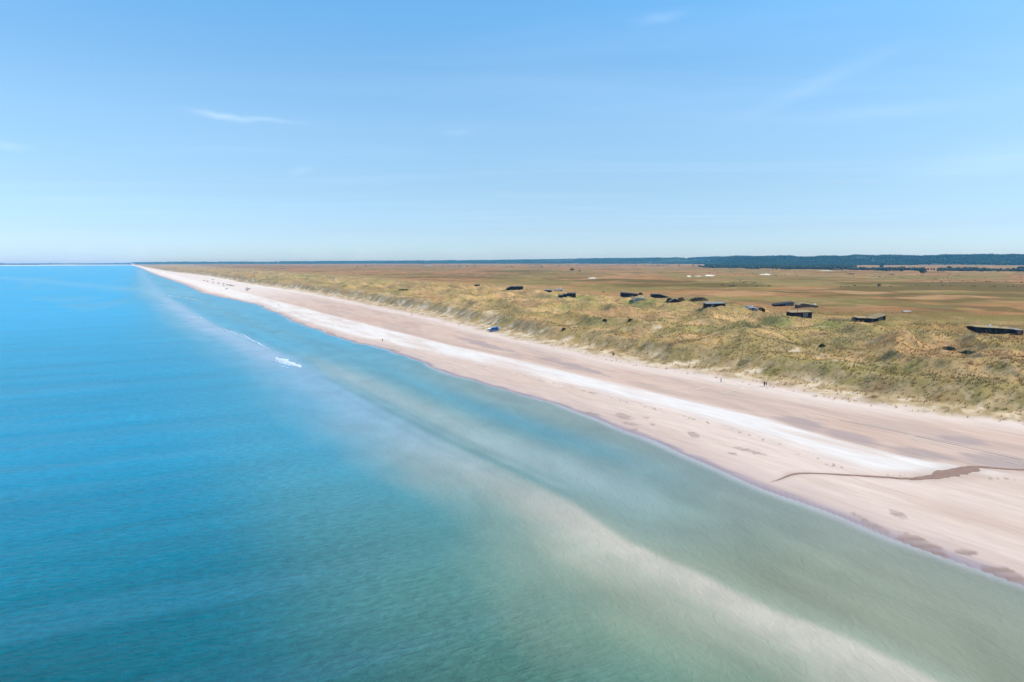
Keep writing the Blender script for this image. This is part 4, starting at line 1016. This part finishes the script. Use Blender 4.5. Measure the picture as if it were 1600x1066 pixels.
# ------------------------------------------------------------------ people
skin_m = plain('skin', (.52, .33, .24), .6)
def cloth(name, c): return plain(name, c, .85, 0, .1, .1)
def person(px, py, yaw, stride, shirt, trousers, hair, label, h=1.75, bag=False):
    x, y, z = hit(px, py)
    e = empty('person', (x, y, z), yaw); tag(e, label, 'person', 'people walking on the beach')
    s = h / 1.75
    def skin(name, vs, es, rs, mat, sub=2, root=0):
        me = bpy.data.meshes.new(name); me.from_pydata([(a * s, b * s, c * s) for a, b, c in vs], es, []); me.update()
        o = bpy.data.objects.new(name, me); COL.objects.link(o); o.parent = e
        o.modifiers.new('skin', 'SKIN').use_smooth_shade = True
        for i, r_ in enumerate(rs): me.skin_vertices[0].data[i].radius = (r_[0] * s, r_[1] * s) if isinstance(r_, tuple) else (r_ * s, r_ * s)
        me.skin_vertices[0].data[root].use_root = True
        if name == 'trousers': me.skin_vertices[0].data[4].use_root = True
        sb = o.modifiers.new('sub', 'SUBSURF'); sb.levels = sub; sb.render_levels = sub
        me.materials.append(mat); return o
    st = stride
    # front is -Y; body, one continuous figure
    hipL, hipR = (.09, 0, .90), (-.09, 0, .90)
    kL, kR = (.10, -.5 * st - .03, .49), (-.10, .35 * st - .03, .49)
    aL, aR = (.10, -.75 * st, .07), (-.10, .85 * st, .10)
    tL, tR = (.11, -.75 * st - .16, .03), (-.11, .85 * st - .15, .04)
    shL, shR = (.185, 0, 1.40), (-.185, 0, 1.40)
    eL, eR = (.24, .25 * st, 1.12), (-.24, -.25 * st, 1.12)
    hL, hR = (.25, .30 * st - .10, .86), (-.25, -.5 * st - .06, .88)
    V = [(0, 0, .95), (0, 0, 1.15), (0, 0, 1.38), (0, -.01, 1.50), (0, -.02, 1.60), (0, -.02, 1.70), hipL, kL, aL, tL, hipR, kR, aR, tR, shL, eL, hL, shR, eR, hR]
    E_ = [(0, 1), (1, 2), (2, 3), (3, 4), (4, 5), (0, 6), (6, 7), (7, 8), (8, 9), (0, 10), (10, 11), (11, 12), (12, 13), (2, 14), (14, 15), (15, 16), (2, 17), (17, 18), (18, 19)]
    Rr = [(.15, .11), (.13, .095), (.14, .10), .075, (.115, .135), (.105, .125), .085, .058, .04, .035, .085, .058, .04, .035, .06, .042, .034, .06, .042, .034]
    skin('body', V, E_, Rr, skin_m)
    # clothes follow the same joints
    skin('shirt', [(0, 0, .88), V[1], V[2], (0, 0, 1.44), V[14], V[15], V[17], V[18]], [(0, 1), (1, 2), (2, 3), (2, 4), (4, 5), (2, 6), (6, 7)], [(.23, .17), (.20, .155), (.22, .16), .10, .10, .078, .10, .078], shirt)
    skin('trousers', [(.062, 0, 1.02), (.09, 0, .86), V[7], (V[8][0], V[8][1], .14), (-.062, 0, 1.02), (-.09, 0, .86), V[11], (V[12][0], V[12][1], .16)], [(0, 1), (1, 2), (2, 3), (4, 5), (5, 6), (6, 7)], [.125, .125, .095, .08, .125, .125, .095, .08], trousers)
    skin('hair', [(0, .05, 1.58), (0, .03, 1.68), (0, -.02, 1.745)], [(0, 1), (1, 2)], [(.11, .10), (.13, .12), (.11, .11)], hair)
    if bag:
        b_ = box('backpack', -.15 * s, .15 * s, .11 * s, .27 * s, 1.02 * s, 1.42 * s, shirt, e)
    # hands with a palm, four fingers and a thumb
    for sgn, hp in ((1, hL), (-1, hR)):
        bx_, by_, bz_ = hp; L = []
        L.append(((bx_ - .012) * s, (bx_ + .012) * s, (by_ - .04) * s, (by_ + .035) * s, (bz_ - .09) * s, bz_ * s))
        for j_, ln in enumerate((.065, .08, .075, .055)):
            yy = by_ - .038 + j_ * .019; L.append(((bx_ - .008 - .006 * sgn) * s, (bx_ + .008 - .006 * sgn) * s, yy * s, (yy + .015) * s, (bz_ - .09 - ln) * s, (bz_ - .09) * s))
        L.append(((bx_ - .01) * s, (bx_ + .01) * s, (by_ - .075) * s, (by_ - .042) * s, (bz_ - .08) * s, (bz_ - .03) * s))
        multi_box('hand', L, skin_m, e)
    return e
dk, nv, bl, gy_, br, rd, wh = (cloth('black_cloth', (.02, .018, .02)), cloth('navy_cloth', (.03, .04, .09)), cloth('blue_cloth', (.12, .2, .42)), cloth('grey_cloth', (.2, .19, .19)), cloth('dark_brown_cloth', (.07, .04, .035)), cloth('red_brown_cloth', (.22, .07, .05)), cloth('white_cloth', (.75, .75, .75)))
hd, hf = plain('dark_hair', (.03, .02, .015), .7), plain('fair_hair', (.35, .25, .13), .7)
person(1194.2, 604, 2.4, .22, br, dk, hd, 'person in dark clothes walking with a backpack, nearest to the camera', 1.85, True)
person(1197.2, 603.6, 2.2, .15, gy_, gy_, hf, 'person in grey just right of the one with the backpack', 1.6)
person(1126.5, 597.5, 1.0, .18, bl, gy_, hf, 'person in blue and grey on the upper beach near the tyre marks', 1.7)
person(957.6, 556.4, .6, .15, br, dk, hd, 'person in dark brown at the foot of the dunes right of the van', 1.8)
person(959.2, 556.3, .9, .15, dk, br, hd, 'second dark figure side by side with the one in dark brown', 1.75)
person(717.2, 508.6, 1.4, .18, br, dk, hd, 'dark clothed person walking left of the blue van', 1.8)
person(643.4, 493.4, 1.4, .2, nv, dk, hd, 'dark clothed person farthest up the beach by the dune foot', 1.8)
person(597.9, 534.3, -.4, .2, dk, gy_, hd, 'dark clothed person strolling near the waterline', 1.8)
person(435.6, 477.6, .3, .1, gy_, nv, hf, 'far person in grey standing at the bend of the waterline', 1.75)
person(437.6, 480.6, .8, .1, wh, nv, hf, 'far person in white at the water edge by the beach bend', 1.75)

# ------------------------------------------------------------------ haze
hz = mesh_obj('haze', boxv(-47000, 47000, -47000, 47000, -4, 125), BOXF, None)
hm_ = bpy.data.materials.new('haze_air'); hm_.use_nodes = True
hn, hl = hm_.node_tree.nodes, hm_.node_tree.links
hn.remove(hn['Principled BSDF'])
pv = hn.new('ShaderNodeVolumePrincipled'); pv.inputs['Color'].default_value = (.17, .56, 1.0, 1); pv.inputs['Absorption Color'].default_value = (1, 1, 1, 1); pv.inputs['Density'].default_value = 5.5e-5; pv.inputs['Anisotropy'].default_value = .2
hl.new(pv.outputs[0], hn['Material Output'].inputs['Volume'])
hz.data.materials.append(hm_); tag(hz, kind='stuff')
